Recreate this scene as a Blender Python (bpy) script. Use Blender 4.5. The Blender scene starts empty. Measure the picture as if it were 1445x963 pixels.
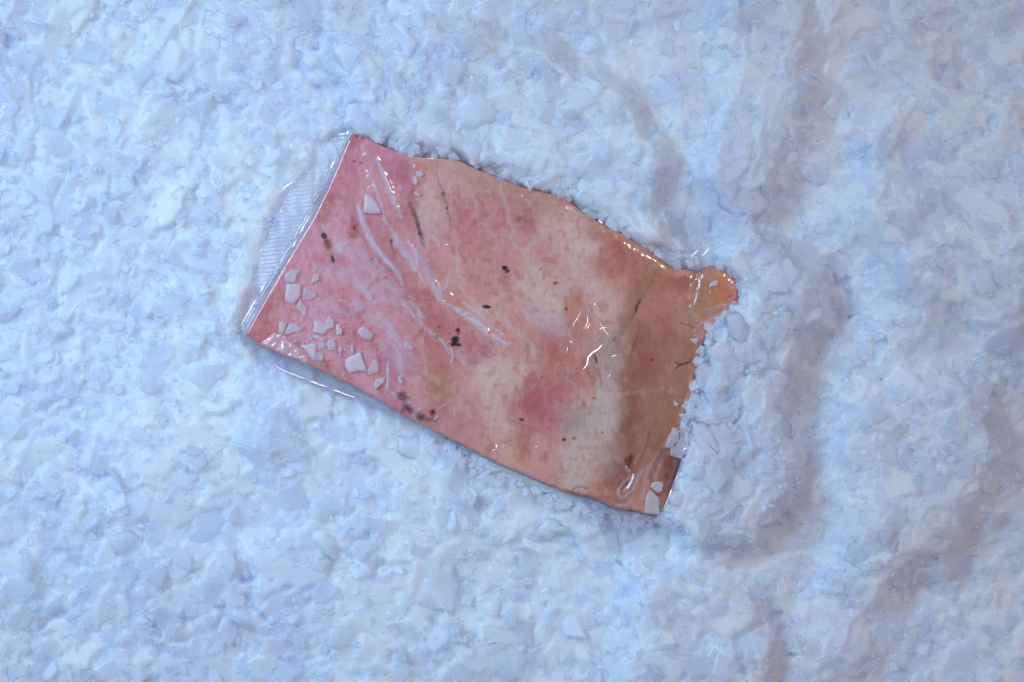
import bpy, math, random
import numpy as np
from mathutils import Vector

rng = np.random.default_rng(7)
random.seed(7)
S = 0.42 / 1445.0            # metres per photo pixel on the ice level
HC = 1.0                     # camera height
scene = bpy.context.scene
C = scene.collection

# ------------------------------------------------------------------ camera
cam = bpy.data.cameras.new("camera")
cam_o = bpy.data.objects.new("camera", cam)
C.objects.link(cam_o)
cam.sensor_width = 36.0
cam.lens = 36.0 * HC / 0.42
cam.clip_start = 0.01
cam.clip_end = 20
cam_o.location = (0, 0, HC)
cam.dof.use_dof = True
cam.dof.focus_distance = HC - 0.007
cam.dof.aperture_fstop = 1.6
scene.camera = cam_o

# ------------------------------------------------------------------ light
world = bpy.data.worlds.new("World")
scene.world = world
world.use_nodes = True
bg = world.node_tree.nodes["Background"]
bg.inputs[0].default_value = (0.79, 0.63, 0.82, 1)
bg.inputs[1].default_value = 0.175


def area(name, loc, target, size, power, col):
    l = bpy.data.lights.new(name, 'AREA')
    l.shape = 'DISK' if isinstance(size, float) else 'RECTANGLE'
    if isinstance(size, float):
        l.size = size
    else:
        l.size, l.size_y = size
    l.energy = power
    l.color = col
    o = bpy.data.objects.new(name, l)
    C.objects.link(o)
    o.location = loc
    d = Vector(target) - Vector(loc)
    o.rotation_euler = d.to_track_quat('-Z', 'Y').to_euler()
    return o


key = area("key_light", (-0.53, 0.24, 0.56), (-0.09, -0.02, 0), (0.40, 0.38), 0.82, (0.41, 0.68, 1.0))
key.data.spread = math.radians(58)
fill = area("fill_light", (0.62, -0.22, 0.80), (0.02, 0.01, 0), (0.5, 0.5), 0.20, (1.0, 0.78, 0.84))
fill.data.spread = math.radians(80)
area("glint_lamp", (0.36, 0.30, 0.70), (0.03, 0, 0), 0.10, 0.9, (1.0, 0.93, 0.86))

scene.view_settings.view_transform = 'Standard'
scene.view_settings.look = 'None'
scene.view_settings.exposure = 0.0
scene.view_settings.gamma = 1.0
scene.cycles.max_bounces = 14
scene.cycles.diffuse_bounces = 10
scene.cycles.transmission_bounces = 8
scene.cycles.transparent_max_bounces = 24
scene.cycles.use_denoising = True
scene.cycles.use_adaptive_sampling = True
scene.cycles.adaptive_threshold = 0.03


# ------------------------------------------------------------------ numeric helpers
def P(px, py, zmm):
    """photo pixel at height z (mm) -> world metres"""
    px = np.asarray(px, float)
    py = np.asarray(py, float)
    z = np.asarray(zmm, float) * 0.001
    k = S * (HC - z) / HC
    return np.stack(np.broadcast_arrays((px - 722.5) * k, -(py - 481.5) * k, z), -1)


def _hash(ix, iy, seed):
    h = (ix.astype(np.int64) * 374761393 + iy.astype(np.int64) * 668265263 + seed * 1274126177) & 0xffffffff
    h = ((h ^ (h >> 13)) * 1103515245) & 0xffffffff
    h = ((h ^ (h >> 16)) * 2246822519) & 0xffffffff
    return ((h ^ (h >> 15)) & 0xffffff) / float(0xffffff)


def vnoise(x, y, seed=0):
    ix = np.floor(x)
    iy = np.floor(y)
    fx = x - ix
    fy = y - iy
    fx = fx * fx * (3 - 2 * fx)
    fy = fy * fy * (3 - 2 * fy)
    a = _hash(ix, iy, seed)
    b = _hash(ix + 1, iy, seed)
    c = _hash(ix, iy + 1, seed)
    d = _hash(ix + 1, iy + 1, seed)
    return (a * (1 - fx) + b * fx) * (1 - fy) + (c * (1 - fx) + d * fx) * fy


def fbm(x, y, scale, seed=0, octv=4, gain=0.5):
    x = np.asarray(x, float) / scale
    y = np.asarray(y, float) / scale
    t = 0
    a = 1.0
    n = 0
    for o in range(octv):
        t = t + a * (vnoise(x, y, seed + o * 17) - 0.5)
        n += a
        a *= gain
        x, y = x * 2.03 * 0.8 - y * 2.03 * 0.6 + 3.1, x * 2.03 * 0.6 + y * 2.03 * 0.8 + 7.7
    return t / n * 2.0      # about -1..1


def sstep(a, b, x):
    t = np.clip((x - a) / (b - a), 0, 1)
    return t * t * (3 - 2 * t)


def polydist(x, y, pts):
    """distance and parameter along an open polyline"""
    best = np.full(np.shape(x), 1e9)
    par = np.zeros(np.shape(x))
    n = len(pts) - 1
    for i in range(n):
        ax, ay = pts[i]
        bx, by = pts[i + 1]
        dx, dy = bx - ax, by - ay
        L = dx * dx + dy * dy + 1e-9
        t = np.clip(((x - ax) * dx + (y - ay) * dy) / L, 0, 1)
        d = np.hypot(x - ax - t * dx, y - ay - t * dy)
        m = d < best
        best = np.where(m, d, best)
        par = np.where(m, (i + t) / n, par)
    return best, par


def inside(x, y, poly):
    r = np.zeros(np.shape(x), bool)
    n = len(poly)
    for i in range(n):
        x0, y0 = poly[i]
        x1, y1 = poly[(i + 1) % n]
        if y0 == y1:
            continue
        c = ((y0 > y) != (y1 > y)) & (x < (x1 - x0) * (y - y0) / (y1 - y0) + x0)
        r ^= c
    return r


def sdf(x, y, poly):
    """positive inside"""
    d, _ = polydist(x, y, list(poly) + [poly[0]])
    return np.where(inside(x, y, poly), d, -d)


def smooth(pts, n, closed=False):
    """Catmull-Rom resample of a polyline to n points by arc length"""
    p = [np.array(q, float) for q in pts]
    out = []
    m = len(p)
    for i in range(m - 1):
        p0 = p[max(i - 1, 0)]
        p1 = p[i]
        p2 = p[i + 1]
        p3 = p[min(i + 2, m - 1)]
        for t in np.linspace(0, 1, 12, endpoint=False):
            out.append(0.5 * ((2 * p1) + (-p0 + p2) * t + (2 * p0 - 5 * p1 + 4 * p2 - p3) * t * t + (-p0 + 3 * p1 - 3 * p2 + p3) * t ** 3))
    out.append(p[-1])
    out = np.array(out)
    s = np.r_[0, np.cumsum(np.hypot(*np.diff(out[:, :2], axis=0).T))]
    q = np.linspace(0, s[-1], n)
    return np.stack([np.interp(q, s, out[:, k]) for k in range(out.shape[1])], -1)


# ------------------------------------------------------------------ outlines (photo pixels)
TOP = [(497, 189), (504, 190), (515, 194), (528, 202), (545, 209), (560, 215), (575, 219), (590, 222), (610, 224), (630, 225),
       (648, 228), (665, 236), (690, 246), (715, 257), (740, 266), (765, 272), (785, 277), (800, 284), (815, 295), (830, 306),
       (850, 317), (865, 325), (880, 332), (900, 345), (915, 356), (930, 366), (945, 377), (965, 381), (985, 384), (1000, 379), (1014, 378)]
RIGHT = [(1014, 378), (1025, 381), (1033, 389), (1041, 395), (1045, 409), (1041, 424), (1030, 434), (1016, 449), (1005, 459),
         (998, 470), (992, 485), (988, 502), (984, 520), (981, 540), (977, 560), (970, 578), (965, 600), (964, 625), (962, 645),
         (955, 668), (944, 700), (932, 727)]
BOTTOM = [(347, 473), (370, 488), (400, 501), (436, 515), (470, 531), (500, 546), (530, 561), (560, 580), (600, 601), (640, 621),
          (700, 652), (740, 669), (775, 684), (805, 695), (835, 701), (850, 708), (868, 717), (890, 719), (910, 724), (932, 727)]
LEFT = [(497, 189), (489, 204), (480, 226), (462, 268), (440, 312), (420, 345), (400, 378), (376, 420), (358, 452), (347, 473)]
OUT = [tuple(q) for q in TOP] + [tuple(q) for q in RIGHT[1:]] + [tuple(q) for q in BOTTOM[::-1][1:]] + [tuple(q) for q in LEFT[::-1][1:-1]]

MARGIN = [(497, 187), (468, 196), (432, 228), (404, 282), (378, 335), (361, 385), (352, 425), (338, 462), (360, 492), (385, 520),
          (440, 545), (500, 570), (560, 598), (620, 620), (660, 640)]

HEAP = [(1000, 345), (1060, 318), (1120, 345), (1162, 378), (1172, 430), (1182, 460), (1140, 470), (1120, 520), (1118, 560),
        (1128, 620), (1132, 690), (1100, 720), (1060, 770), (1000, 790), (950, 760), (925, 735), (955, 640), (965, 590), (990, 520),
        (1010, 460), (1045, 420), (1020, 378)]
MOUND = [(470, 60), (600, 20), (760, 50), (880, 110), (935, 190), (945, 240), (940, 290), (958, 350), (975, 372), (900, 348),
         (800, 285), (640, 225), (520, 195)]
PATCHR = [(1180, 560), (1290, 530), (1420, 560), (1440, 650), (1400, 730), (1330, 800), (1240, 860), (1170, 860), (1180, 760), (1150, 690)]
UPR = [(1010, -40), (1130, -30), (1160, 60), (1150, 150), (1120, 210), (1100, 300), (1030, 330), (975, 250), (1000, 120)]
FARR = [(1190, 160), (1300, 120), (1460, 130), (1500, 330), (1460, 480), (1330, 470), (1240, 380), (1190, 290)]
LOWR = [(880, 790), (1000, 800), (1090, 840), (1110, 900), (1090, 1000), (860, 1000)]


def height(x, y):
    """ice level in mm at photo pixel"""
    x = np.asarray(x, float)
    y = np.asarray(y, float)
    wx = x + 16 * fbm(x, y, 45, 91, 3) + 30 * fbm(x, y, 120, 95, 2) * sstep(1050, 1150, x)
    wy = y + 16 * fbm(x, y, 45, 133, 3) + 30 * fbm(x, y, 120, 137, 2) * sstep(1050, 1150, x)
    h = 4.2 * fbm(x, y, 190, 3, 3) * (0.7 + 1.3 * sstep(600, 1200, x)) + 1.4 * fbm(x, y, 75, 21, 2) * (0.7 + 0.6 * sstep(600, 1100, x))

    def plateau(poly, hh, soft, inner=0.5):
        d = sdf(wx, wy, poly)
        return hh * sstep(-soft * inner, soft, d)

    h = h + plateau(HEAP, 14.5, 24)
    h = h + plateau(MOUND, 11, 24)
    h = h + plateau(PATCHR, 10, 44)
    h = h + plateau(UPR, 9.5, 42)
    h = h + plateau(FARR, 9.5, 46)
    h = h + plateau(LOWR, 11.5, 32)

    def bump(cx, cy, rx, ry, a, hh):
        c, s = math.cos(math.radians(a)), math.sin(math.radians(a))
        u = (wx - cx) * c + (wy - cy) * s
        v = -(wx - cx) * s + (wy - cy) * c
        return hh * np.exp(-((u / rx) ** 2 + (v / ry) ** 2))

    h = h + bump(380, 610, 55, 48, 30, 4.0) + bump(240, 620, 120, 60, 0, 2.0) + bump(330, 740, 130, 34, -12, -3.0)
    h = h + bump(150, 880, 60, 45, 20, -2.5) + bump(560, 830, 130, 40, 8, -1.5) + bump(640, 900, 100, 50, 0, 1.5)
    h = h + bump(1405, 800, 60, 120, 35, -4.0) + bump(1172, 620, 42, 110, -8, -5.5) + bump(1158, 250, 40, 85, 18, -5.0) + bump(1190, 420, 45, 70, 10, -4.5) + bump(1375, 110, 60, 60, 0, -4.0) + bump(1110, 865, 70, 45, 0, -4.5) + bump(1270, 905, 50, 80, 30, -4.0)
    h = h + bump(150, 260, 150, 60, 40, 1.5) + bump(440, 60, 90, 60, 0, 1.5) + bump(1230, 60, 60, 40, 0, -2.5)
    h = h + bump(980, 320, 30, 50, 0, -3.5) + bump(730, 60, 40, 60, 0, -2.0)
    # the hollow the pack lies in
    d = sdf(x, y, OUT)
    h = np.where(d > -6, np.minimum(h, 2.0 + 8 * sstep(3, -6, d)), h)
    # ice stays below the loose film on the left and below
    dm = sdf(x, y, MARGIN + [(600, 520), (560, 300)])
    h = h - (h + 2.4) * sstep(-14, 6, dm)
    h = h + 0.5 * fbm(x, y, 16, 55, 2)
    return h


def hlocal(x, y):
    return height(np.array([float(x)]), np.array([float(y)]))[0]


# ------------------------------------------------------------------ mesh helpers
def link(name, me, mat=None, parent=None, smooth_=False):
    if mat:
        me.materials.append(mat)
    o = bpy.data.objects.new(name, me)
    C.objects.link(o)
    if parent:
        o.parent = parent
    me.polygons.foreach_set('use_smooth', [bool(smooth_)] * len(me.polygons))
    return o


def tag(o, label=None, cat=None, group=None, kind=None):
    if label:
        o['label'] = label
    if cat:
        o['category'] = cat
    if group:
        o['group'] = group
    if kind:
        o['kind'] = kind
    return o


def mesh_np(name, V, polys_sizes, loops):
    me = bpy.data.meshes.new(name)
    me.vertices.add(len(V))
    me.vertices.foreach_set('co', np.ascontiguousarray(V, dtype=np.float32).ravel())
    me.loops.add(len(loops))
    me.loops.foreach_set('vertex_index', np.ascontiguousarray(loops, dtype=np.int32))
    me.polygons.add(len(polys_sizes))
    starts = np.r_[0, np.cumsum(polys_sizes)[:-1]].astype(np.int32)
    me.polygons.foreach_set('loop_start', starts)
    me.polygons.foreach_set('loop_total', np.asarray(polys_sizes, dtype=np.int32))
    me.update(calc_edges=True)
    me.validate()
    return me


def attr_f(me, name, vals):
    a = me.attributes.new(name, 'FLOAT', 'POINT')
    a.data.foreach_set('value', np.ascontiguousarray(vals, dtype=np.float32))


def attr_c(me, name, cols):
    a = me.attributes.new(name, 'FLOAT_COLOR', 'POINT')
    c = np.ones((len(cols), 4), np.float32)
    c[:, :3] = cols
    a.data.foreach_set('color', c.ravel())


def grid_faces(nu, nv):
    i = np.arange(nu - 1)
    j = np.arange(nv - 1)
    I, J = np.meshgrid(i, j, indexing='ij')
    a = (I * nv + J).ravel()
    return np.stack([a, a + 1, a + nv + 1, a + nv], -1)


# ------------------------------------------------------------------ materials
def new_mat(name):
    m = bpy.data.materials.new(name)
    m.use_nodes = True
    nt = m.node_tree
    nt.nodes.clear()
    return m, nt, nt.nodes, nt.links


def schlick(N, L, f0, gain=1.0, normal=None, edge=1.0):
    lw = N.new('ShaderNodeLayerWeight')
    lw.inputs['Blend'].default_value = 0.5
    if normal is not None:
        L.new(normal, lw.inputs['Normal'])
    p = N.new('ShaderNodeMath')
    p.operation = 'POWER'
    p.inputs[1].default_value = 5.0
    L.new(lw.outputs['Facing'], p.inputs[0])
    q = N.new('ShaderNodeMath')
    q.operation = 'MULTIPLY_ADD'
    q.use_clamp = True
    q.inputs[1].default_value = (1 - f0) * gain * edge
    q.inputs[2].default_value = f0 * gain
    L.new(p.outputs[0], q.inputs[0])
    return q.outputs[0]


def ice_material(name, base, haze_alpha, rough=0.28, through=0.5):
    m, nt, N, L = new_mat(name)
    out = N.new('ShaderNodeOutputMaterial')
    at = N.new('ShaderNodeAttribute')
    at.attribute_name = 'tint'
    tc = N.new('ShaderNodeTexCoord')
    geo = N.new('ShaderNodeNewGeometry')
    n1 = N.new('ShaderNodeTexNoise')
    n1.inputs['Scale'].default_value = 520
    n1.inputs['Detail'].default_value = 4
    L.new(geo.outputs['Position'], n1.inputs['Vector'])
    n2 = N.new('ShaderNodeTexNoise')
    n2.inputs['Scale'].default_value = 110
    n2.inputs['Detail'].default_value = 3
    L.new(geo.outputs['Position'], n2.inputs['Vector'])
    # colour: clear grey blue -> frosty white
    ramp = N.new('ShaderNodeMix')
    ramp.data_type = 'RGBA'
    ramp.inputs[6].default_value = (base[0] * 0.93, base[1] * 0.95, base[2] * 0.98, 1)
    ramp.inputs[7].default_value = (*base, 1)
    add = N.new('ShaderNodeMath')
    add.operation = 'MULTIPLY_ADD'
    L.new(n2.outputs['Fac'], add.inputs[0])
    add.inputs[1].default_value = 0.7
    sub = N.new('ShaderNodeMath')
    sub.operation = 'SUBTRACT'
    L.new(at.outputs['Fac'], sub.inputs[0])
    sub.inputs[1].default_value = 0.35
    L.new(sub.outputs[0], add.inputs[2])
    L.new(add.outputs[0], ramp.inputs[0])
    ramp.clamp_factor = True
    bump = N.new('ShaderNodeBump')
    bump.inputs['Strength'].default_value = 0.35
    bump.inputs['Distance'].default_value = 0.0006
    L.new(n1.outputs['Fac'], bump.inputs['Height'])
    dif = N.new('ShaderNodeBsdfDiffuse')
    L.new(ramp.outputs[2], dif.inputs['Color'])
    L.new(bump.outputs[0], dif.inputs['Normal'])
    trl = N.new('ShaderNodeBsdfTranslucent')
    L.new(ramp.outputs[2], trl.inputs['Color'])
    mixd = N.new('ShaderNodeMixShader')
    mixd.inputs[0].default_value = through
    L.new(dif.outputs[0], mixd.inputs[1])
    L.new(trl.outputs[0], mixd.inputs[2])
    tr = N.new('ShaderNodeBsdfTransparent')
    tr.inputs[0].default_value = (0.985, 0.995, 1.0, 1)
    # clearness
    mp = N.new('ShaderNodeMapRange')
    mp.inputs['From Min'].default_value = 0.0
    mp.inputs['From Max'].default_value = 1.0
    mp.inputs['To Min'].default_value = haze_alpha[0]
    mp.inputs['To Max'].default_value = haze_alpha[1]
    L.new(add.outputs[0], mp.inputs['Value'])
    mixt = N.new('ShaderNodeMixShader')
    L.new(mp.outputs[0], mixt.inputs[0])
    L.new(mixd.outputs[0], mixt.inputs[1])
    L.new(tr.outputs[0], mixt.inputs[2])
    gl = N.new('ShaderNodeBsdfGlossy')
    gl.inputs['Roughness'].default_value = rough
    gl.inputs['Color'].default_value = (0.9, 0.95, 1, 1)
    L.new(bump.outputs[0], gl.inputs['Normal'])
    mixg = N.new('ShaderNodeMixShader')
    L.new(schlick(N, L, 0.018, edge=0.35), mixg.inputs[0])
    L.new(mixt.outputs[0], mixg.inputs[1])
    L.new(gl.outputs[0], mixg.inputs[2])
    L.new(mixg.outputs[0], out.inputs['Surface'])
    return m


M_ICE = ice_material('crushed_ice', (0.968, 0.982, 0.995), (0.80, 0.36))
M_CHIP = ice_material('ice_chip', (0.985, 0.965, 0.975), (0.80, 0.48), through=0.28)


def bed_material():
    m, nt, N, L = new_mat('packed_ice_bed')
    out = N.new('ShaderNodeOutputMaterial')
    b = N.new('ShaderNodeBsdfPrincipled')
    geo = N.new('ShaderNodeNewGeometry')
    n = N.new('ShaderNodeTexNoise')
    n.inputs['Scale'].default_value = 60
    n.inputs['Detail'].default_value = 6
    L.new(geo.outputs['Position'], n.inputs['Vector'])
    mx = N.new('ShaderNodeMix')
    mx.data_type = 'RGBA'
    mx.inputs[6].default_value = (0.68, 0.755, 0.885, 1)
    mx.inputs[7].default_value = (0.87, 0.94, 0.988, 1)
    at = N.new('ShaderNodeAttribute')
    at.attribute_name = 'tint'
    mq = N.new('ShaderNodeMath')
    mq.operation = 'MULTIPLY_ADD'
    mq.use_clamp = True
    L.new(n.outputs['Fac'], mq.inputs[0])
    mq.inputs[1].default_value = 0.25
    L.new(at.outputs['Fac'], mq.inputs[2])
    L.new(mq.outputs[0], mx.inputs[0])
    L.new(mx.outputs[2], b.inputs['Base Color'])
    b.inputs['Roughness'].default_value = 0.5
    b.inputs['Subsurface Weight'].default_value = 1.0
    b.inputs['Subsurface Radius'].default_value = (0.8, 1.0, 1.3)
    b.inputs['Subsurface Scale'].default_value = 0.009
    v = N.new('ShaderNodeTexVoronoi')
    v.inputs['Scale'].default_value = 320
    L.new(geo.outputs['Position'], v.inputs['Vector'])
    bp = N.new('ShaderNodeBump')
    bp.inputs['Distance'].default_value = 0.0006
    bp.inputs['Strength'].default_value = 0.35
    L.new(v.outputs['Distance'], bp.inputs['Height'])
    L.new(bp.outputs[0], b.inputs['Normal'])
    L.new(b.outputs[0], out.inputs['Surface'])
    return m


def flesh_material():
    m, nt, N, L = new_mat('fish_flesh')
    out = N.new('ShaderNodeOutputMaterial')
    b = N.new('ShaderNodeBsdfPrincipled')
    at = N.new('ShaderNodeAttribute')
    at.attribute_name = 'flesh'
    geo = N.new('ShaderNodeNewGeometry')
    n = N.new('ShaderNodeTexNoise')
    n.inputs['Scale'].default_value = 700
    n.inputs['Detail'].default_value = 5
    mp = N.new('ShaderNodeMapping')
    mp.inputs['Rotation'].default_value = (0, 0, math.radians(24))
    mp.inputs['Scale'].default_value = (1.0, 0.35, 1.0)
    L.new(geo.outputs['Position'], mp.inputs['Vector'])
    L.new(mp.outputs[0], n.inputs['Vector'])
    mr = N.new('ShaderNodeMapRange')
    mr.inputs['From Min'].default_value = 0.3
    mr.inputs['From Max'].default_value = 0.7
    mr.inputs['To Min'].default_value = 0.92
    mr.inputs['To Max'].default_value = 1.07
    L.new(n.outputs['Fac'], mr.inputs['Value'])
    mul = N.new('ShaderNodeVectorMath')
    mul.operation = 'SCALE'
    L.new(at.outputs['Color'], mul.inputs[0])
    L.new(mr.outputs[0], mul.inputs['Scale'])
    L.new(mul.outputs[0], b.inputs['Base Color'])
    b.inputs['Roughness'].default_value = 0.38
    b.inputs['Subsurface Weight'].default_value = 0.25
    b.inputs['Subsurface Radius'].default_value = (1.0, 0.35, 0.25)
    b.inputs['Subsurface Scale'].default_value = 0.0007
    bp = N.new('ShaderNodeBump')
    bp.inputs['Distance'].default_value = 0.0003
    bp.inputs['Strength'].default_value = 0.4
    L.new(n.outputs['Fac'], bp.inputs['Height'])
    L.new(bp.outputs[0], b.inputs['Normal'])
    L.new(b.outputs[0], out.inputs['Surface'])
    return m


def film_material(name, ribs=False, haze=0.0, fine=0.25, gain=1.0, rough=0.07, tintc=(0.985, 0.988, 0.99, 1)):
    m, nt, N, L = new_mat(name)
    out = N.new('ShaderNodeOutputMaterial')
    geo = N.new('ShaderNodeNewGeometry')
    at = N.new('ShaderNodeAttribute')
    at.attribute_name = 'frost_sheen'  # frost plus reflected light painted as diffuse white
    n = N.new('ShaderNodeTexNoise')
    n.inputs['Scale'].default_value = 130
    n.inputs['Detail'].default_value = 4
    L.new(geo.outputs['Position'], n.inputs['Vector'])
    bp = N.new('ShaderNodeBump')
    bp.inputs['Distance'].default_value = 0.0009
    bp.inputs['Strength'].default_value = fine
    L.new(n.outputs['Fac'], bp.inputs['Height'])
    nrm = bp
    if ribs:
        w = N.new('ShaderNodeTexWave')
        w.wave_type = 'BANDS'
        w.bands_direction = 'Y'
        w.inputs['Scale'].default_value = 190
        w.inputs['Distortion'].default_value = 0.25
        mp = N.new('ShaderNodeMapping')
        mp.inputs['Rotation'].default_value = (0, 0, math.radians(-6))
        L.new(geo.outputs['Position'], mp.inputs['Vector'])
        L.new(mp.outputs[0], w.inputs['Vector'])
        b2 = N.new('ShaderNodeBump')
        b2.inputs['Distance'].default_value = 0.0004
        b2.inputs['Strength'].default_value = 0.8
        L.new(w.outputs['Fac'], b2.inputs['Height'])
        L.new(bp.outputs[0], b2.inputs['Normal'])
        nrm = b2
    tr = N.new('ShaderNodeBsdfTransparent')
    tr.inputs[0].default_value = tintc
    gl = N.new('ShaderNodeBsdfGlossy')
    gl.inputs['Roughness'].default_value = rough
    L.new(nrm.outputs[0], gl.inputs['Normal'])
    dif = N.new('ShaderNodeBsdfDiffuse')
    dif.inputs[0].default_value = (0.97, 0.94, 0.99, 1)
    trl = N.new('ShaderNodeBsdfTranslucent')
    trl.inputs[0].default_value = (0.88, 0.86, 0.95, 1)
    md = N.new('ShaderNodeMixShader')
    md.inputs[0].default_value = 0.4
    L.new(dif.outputs[0], md.inputs[1])
    L.new(trl.outputs[0], md.inputs[2])
    L.new(nrm.outputs[0], dif.inputs['Normal'])
    fz = N.new('ShaderNodeMath')
    fz.operation = 'ADD'
    fz.use_clamp = True
    L.new(at.outputs['Fac'], fz.inputs[0])
    fz.inputs[1].default_value = haze
    m1 = N.new('ShaderNodeMixShader')
    L.new(fz.outputs[0], m1.inputs[0])
    L.new(tr.outputs[0], m1.inputs[1])
    L.new(md.outputs[0], m1.inputs[2])
    m2 = N.new('ShaderNodeMixShader')
    L.new(schlick(N, L, 0.055, gain, nrm.outputs[0]), m2.inputs[0])
    L.new(m1.outputs[0], m2.inputs[1])
    L.new(gl.outputs[0], m2.inputs[2])
    L.new(m2.outputs[0], out.inputs['Surface'])
    return m


M_BED = bed_material()
M_FLESH = flesh_material()
M_FILM = film_material('clear_film', fine=0.12, gain=1.35, rough=0.12)
M_LOOSE = film_material('loose_clear_film', haze=0.02, fine=0.45, gain=2.0, rough=0.12, tintc=(0.92, 0.92, 0.965, 1))  # lilac tint darkens the loose margin in place of shadow
M_SEAL = film_material('ribbed_seal_film', ribs=True, haze=0.10, fine=0.4, gain=2.0, rough=0.15, tintc=(0.95, 0.96, 0.985, 1))

# ------------------------------------------------------------------ the ice bed (one sheet)
BX0, BX1, BY0, BY1, BST = -200.0, 1646.0, -170.0, 1133.0, 2.0
gx = np.arange(BX0, BX1, BST)
gy = np.arange(BY0, BY1, BST)
nu, nv = len(gx), len(gy)
GX, GY = np.meshgrid(gx, gy, indexing='ij')
H0 = height(GX, GY)
hz = H0 - 3.4 + 0.5 * fbm(GX, GY, 9, 61, 3)
BT = np.full(GX.shape, 0.25)
gb = np.random.default_rng(77)
DOUT = sdf(GX, GY, OUT)
SX, SY = np.gradient(H0, BST)


def raster(n, rmin, rmax, power, zlo, zhi, tl):
    fx = gb.uniform(BX0, BX1, n)
    fy = gb.uniform(BY0, BY1, n)
    fr_ = rmin + (rmax - rmin) * gb.random(n) ** power
    for q in range(n):
        r = fr_[q]
        i0, i1 = int((fx[q] - r - BX0) / BST), int((fx[q] + r - BX0) / BST) + 2
        j0, j1 = int((fy[q] - r - BY0) / BST), int((fy[q] + r - BY0) / BST) + 2
        i0, j0 = max(i0, 0), max(j0, 0)
        if i1 <= i0 or j1 <= j0 or i0 >= nu - 1 or j0 >= nv - 1:
            continue
        X_, Y_ = GX[i0:i1, j0:j1] - fx[q], GY[i0:i1, j0:j1] - fy[q]
        ic, jc = min(int((fx[q] - BX0) / BST), nu - 1), min(int((fy[q] - BY0) / BST), nv - 1)
        kk = gb.integers(4, 8)
        an = np.sort((np.arange(kk) + gb.uniform(-.35, .35, kk)) / kk * 6.2832)
        e = np.full(X_.shape, -1e9)
        asp = gb.uniform(0.55, 1.0)
        rot = gb.uniform(0, 6.28)
        xr, yr = X_ * math.cos(rot) + Y_ * math.sin(rot), (-X_ * math.sin(rot) + Y_ * math.cos(rot)) / asp
        for t_ in an:
            e = np.maximum(e, xr * math.cos(t_) + yr * math.sin(t_) - r * gb.uniform(0.6, 0.95))
        tx_, ty_ = SX[ic, jc] * 0.85 + gb.normal(0, tl), SY[ic, jc] * 0.85 + gb.normal(0, tl)
        zz = H0[ic, jc] + gb.uniform(zlo, zhi) + tx_ * X_ + ty_ * Y_ - 0.9 * np.clip((e + 3.0) / 3.0, 0, 1) ** 2
        sub = hz[i0:i1, j0:j1]
        m_ = (e < 0) & (zz > sub) & (zz < H0[i0:i1, j0:j1] + 1.6)
        sub[m_] = zz[m_]
        BT[i0:i1, j0:j1][m_] = gb.beta(2.2, 1.2)


raster(4200, 14, 60, 1.8, -2.4, -0.5, 0.035)
raster(9000, 6, 24, 1.5, -2.0, 0.0, 0.05)


def blur(a_, n_):
    for _ in range(n_):
        p_ = np.pad(a_, 1, mode='edge')
        a_ = (p_[:-2, 1:-1] + 2 * p_[1:-1, 1:-1] + p_[2:, 1:-1]) / 4
        p_ = np.pad(a_, 1, mode='edge')
        a_ = (p_[1:-1, :-2] + 2 * p_[1:-1, 1:-1] + p_[1:-1, 2:]) / 4
    return a_


hz = 0.62 * blur(hz, 1) + 0.38 * blur(hz, 5)
DMR = sdf(GX, GY, MARGIN + [(600, 520), (560, 300)])
hz = np.where((DOUT < -1) & (DOUT > -13) & (DMR < -8), np.maximum(hz, 3.4 + 0.8 * fbm(GX, GY, 12, 71, 3) - 2.0 * sstep(-6, -13, DOUT)), hz)
BT = blur(BT, 1) * 0.8 + 0.45 * fbm(GX, GY, 130, 63, 4)
hz = np.minimum(hz, np.where(DOUT > -1, 3.5 - 1.5 * np.clip(DOUT + 1, 0, 8), 99))
V = P(GX.ravel(), GY.ravel(), hz.ravel())
F = grid_faces(nu, nv)[:, ::-1]
me = mesh_np('ice_bed', V, [4] * len(F), F.ravel())
attr_f(me, 'tint', BT.ravel())
bed = link('ice_ground', me, M_BED, smooth_=True)
tag(bed, 'packed mass of melting crushed ice under the loose flakes', kind='structure')


# ------------------------------------------------------------------ fillet surface
NU, NV = 560, 350


def coons(nu, nv):
    T = smooth(TOP, nu)
    B = smooth(BOTTOM, nu)
    Lc = smooth(LEFT, nv)
    R = smooth(RIGHT, nv)
    u = np.linspace(0, 1, nu)[:, None, None]
    v = np.linspace(0, 1, nv)[None, :, None]
    G = (1 - v) * T[:, None] + v * B[:, None] + (1 - u) * Lc[None] + u * R[None]
    G -= (1 - u) * (1 - v) * T[0] + u * (1 - v) * T[-1] + (1 - u) * v * B[0] + u * v * B[-1]
    return G[..., 0], G[..., 1]


FX, FY = coons(NU, NV)


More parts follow.
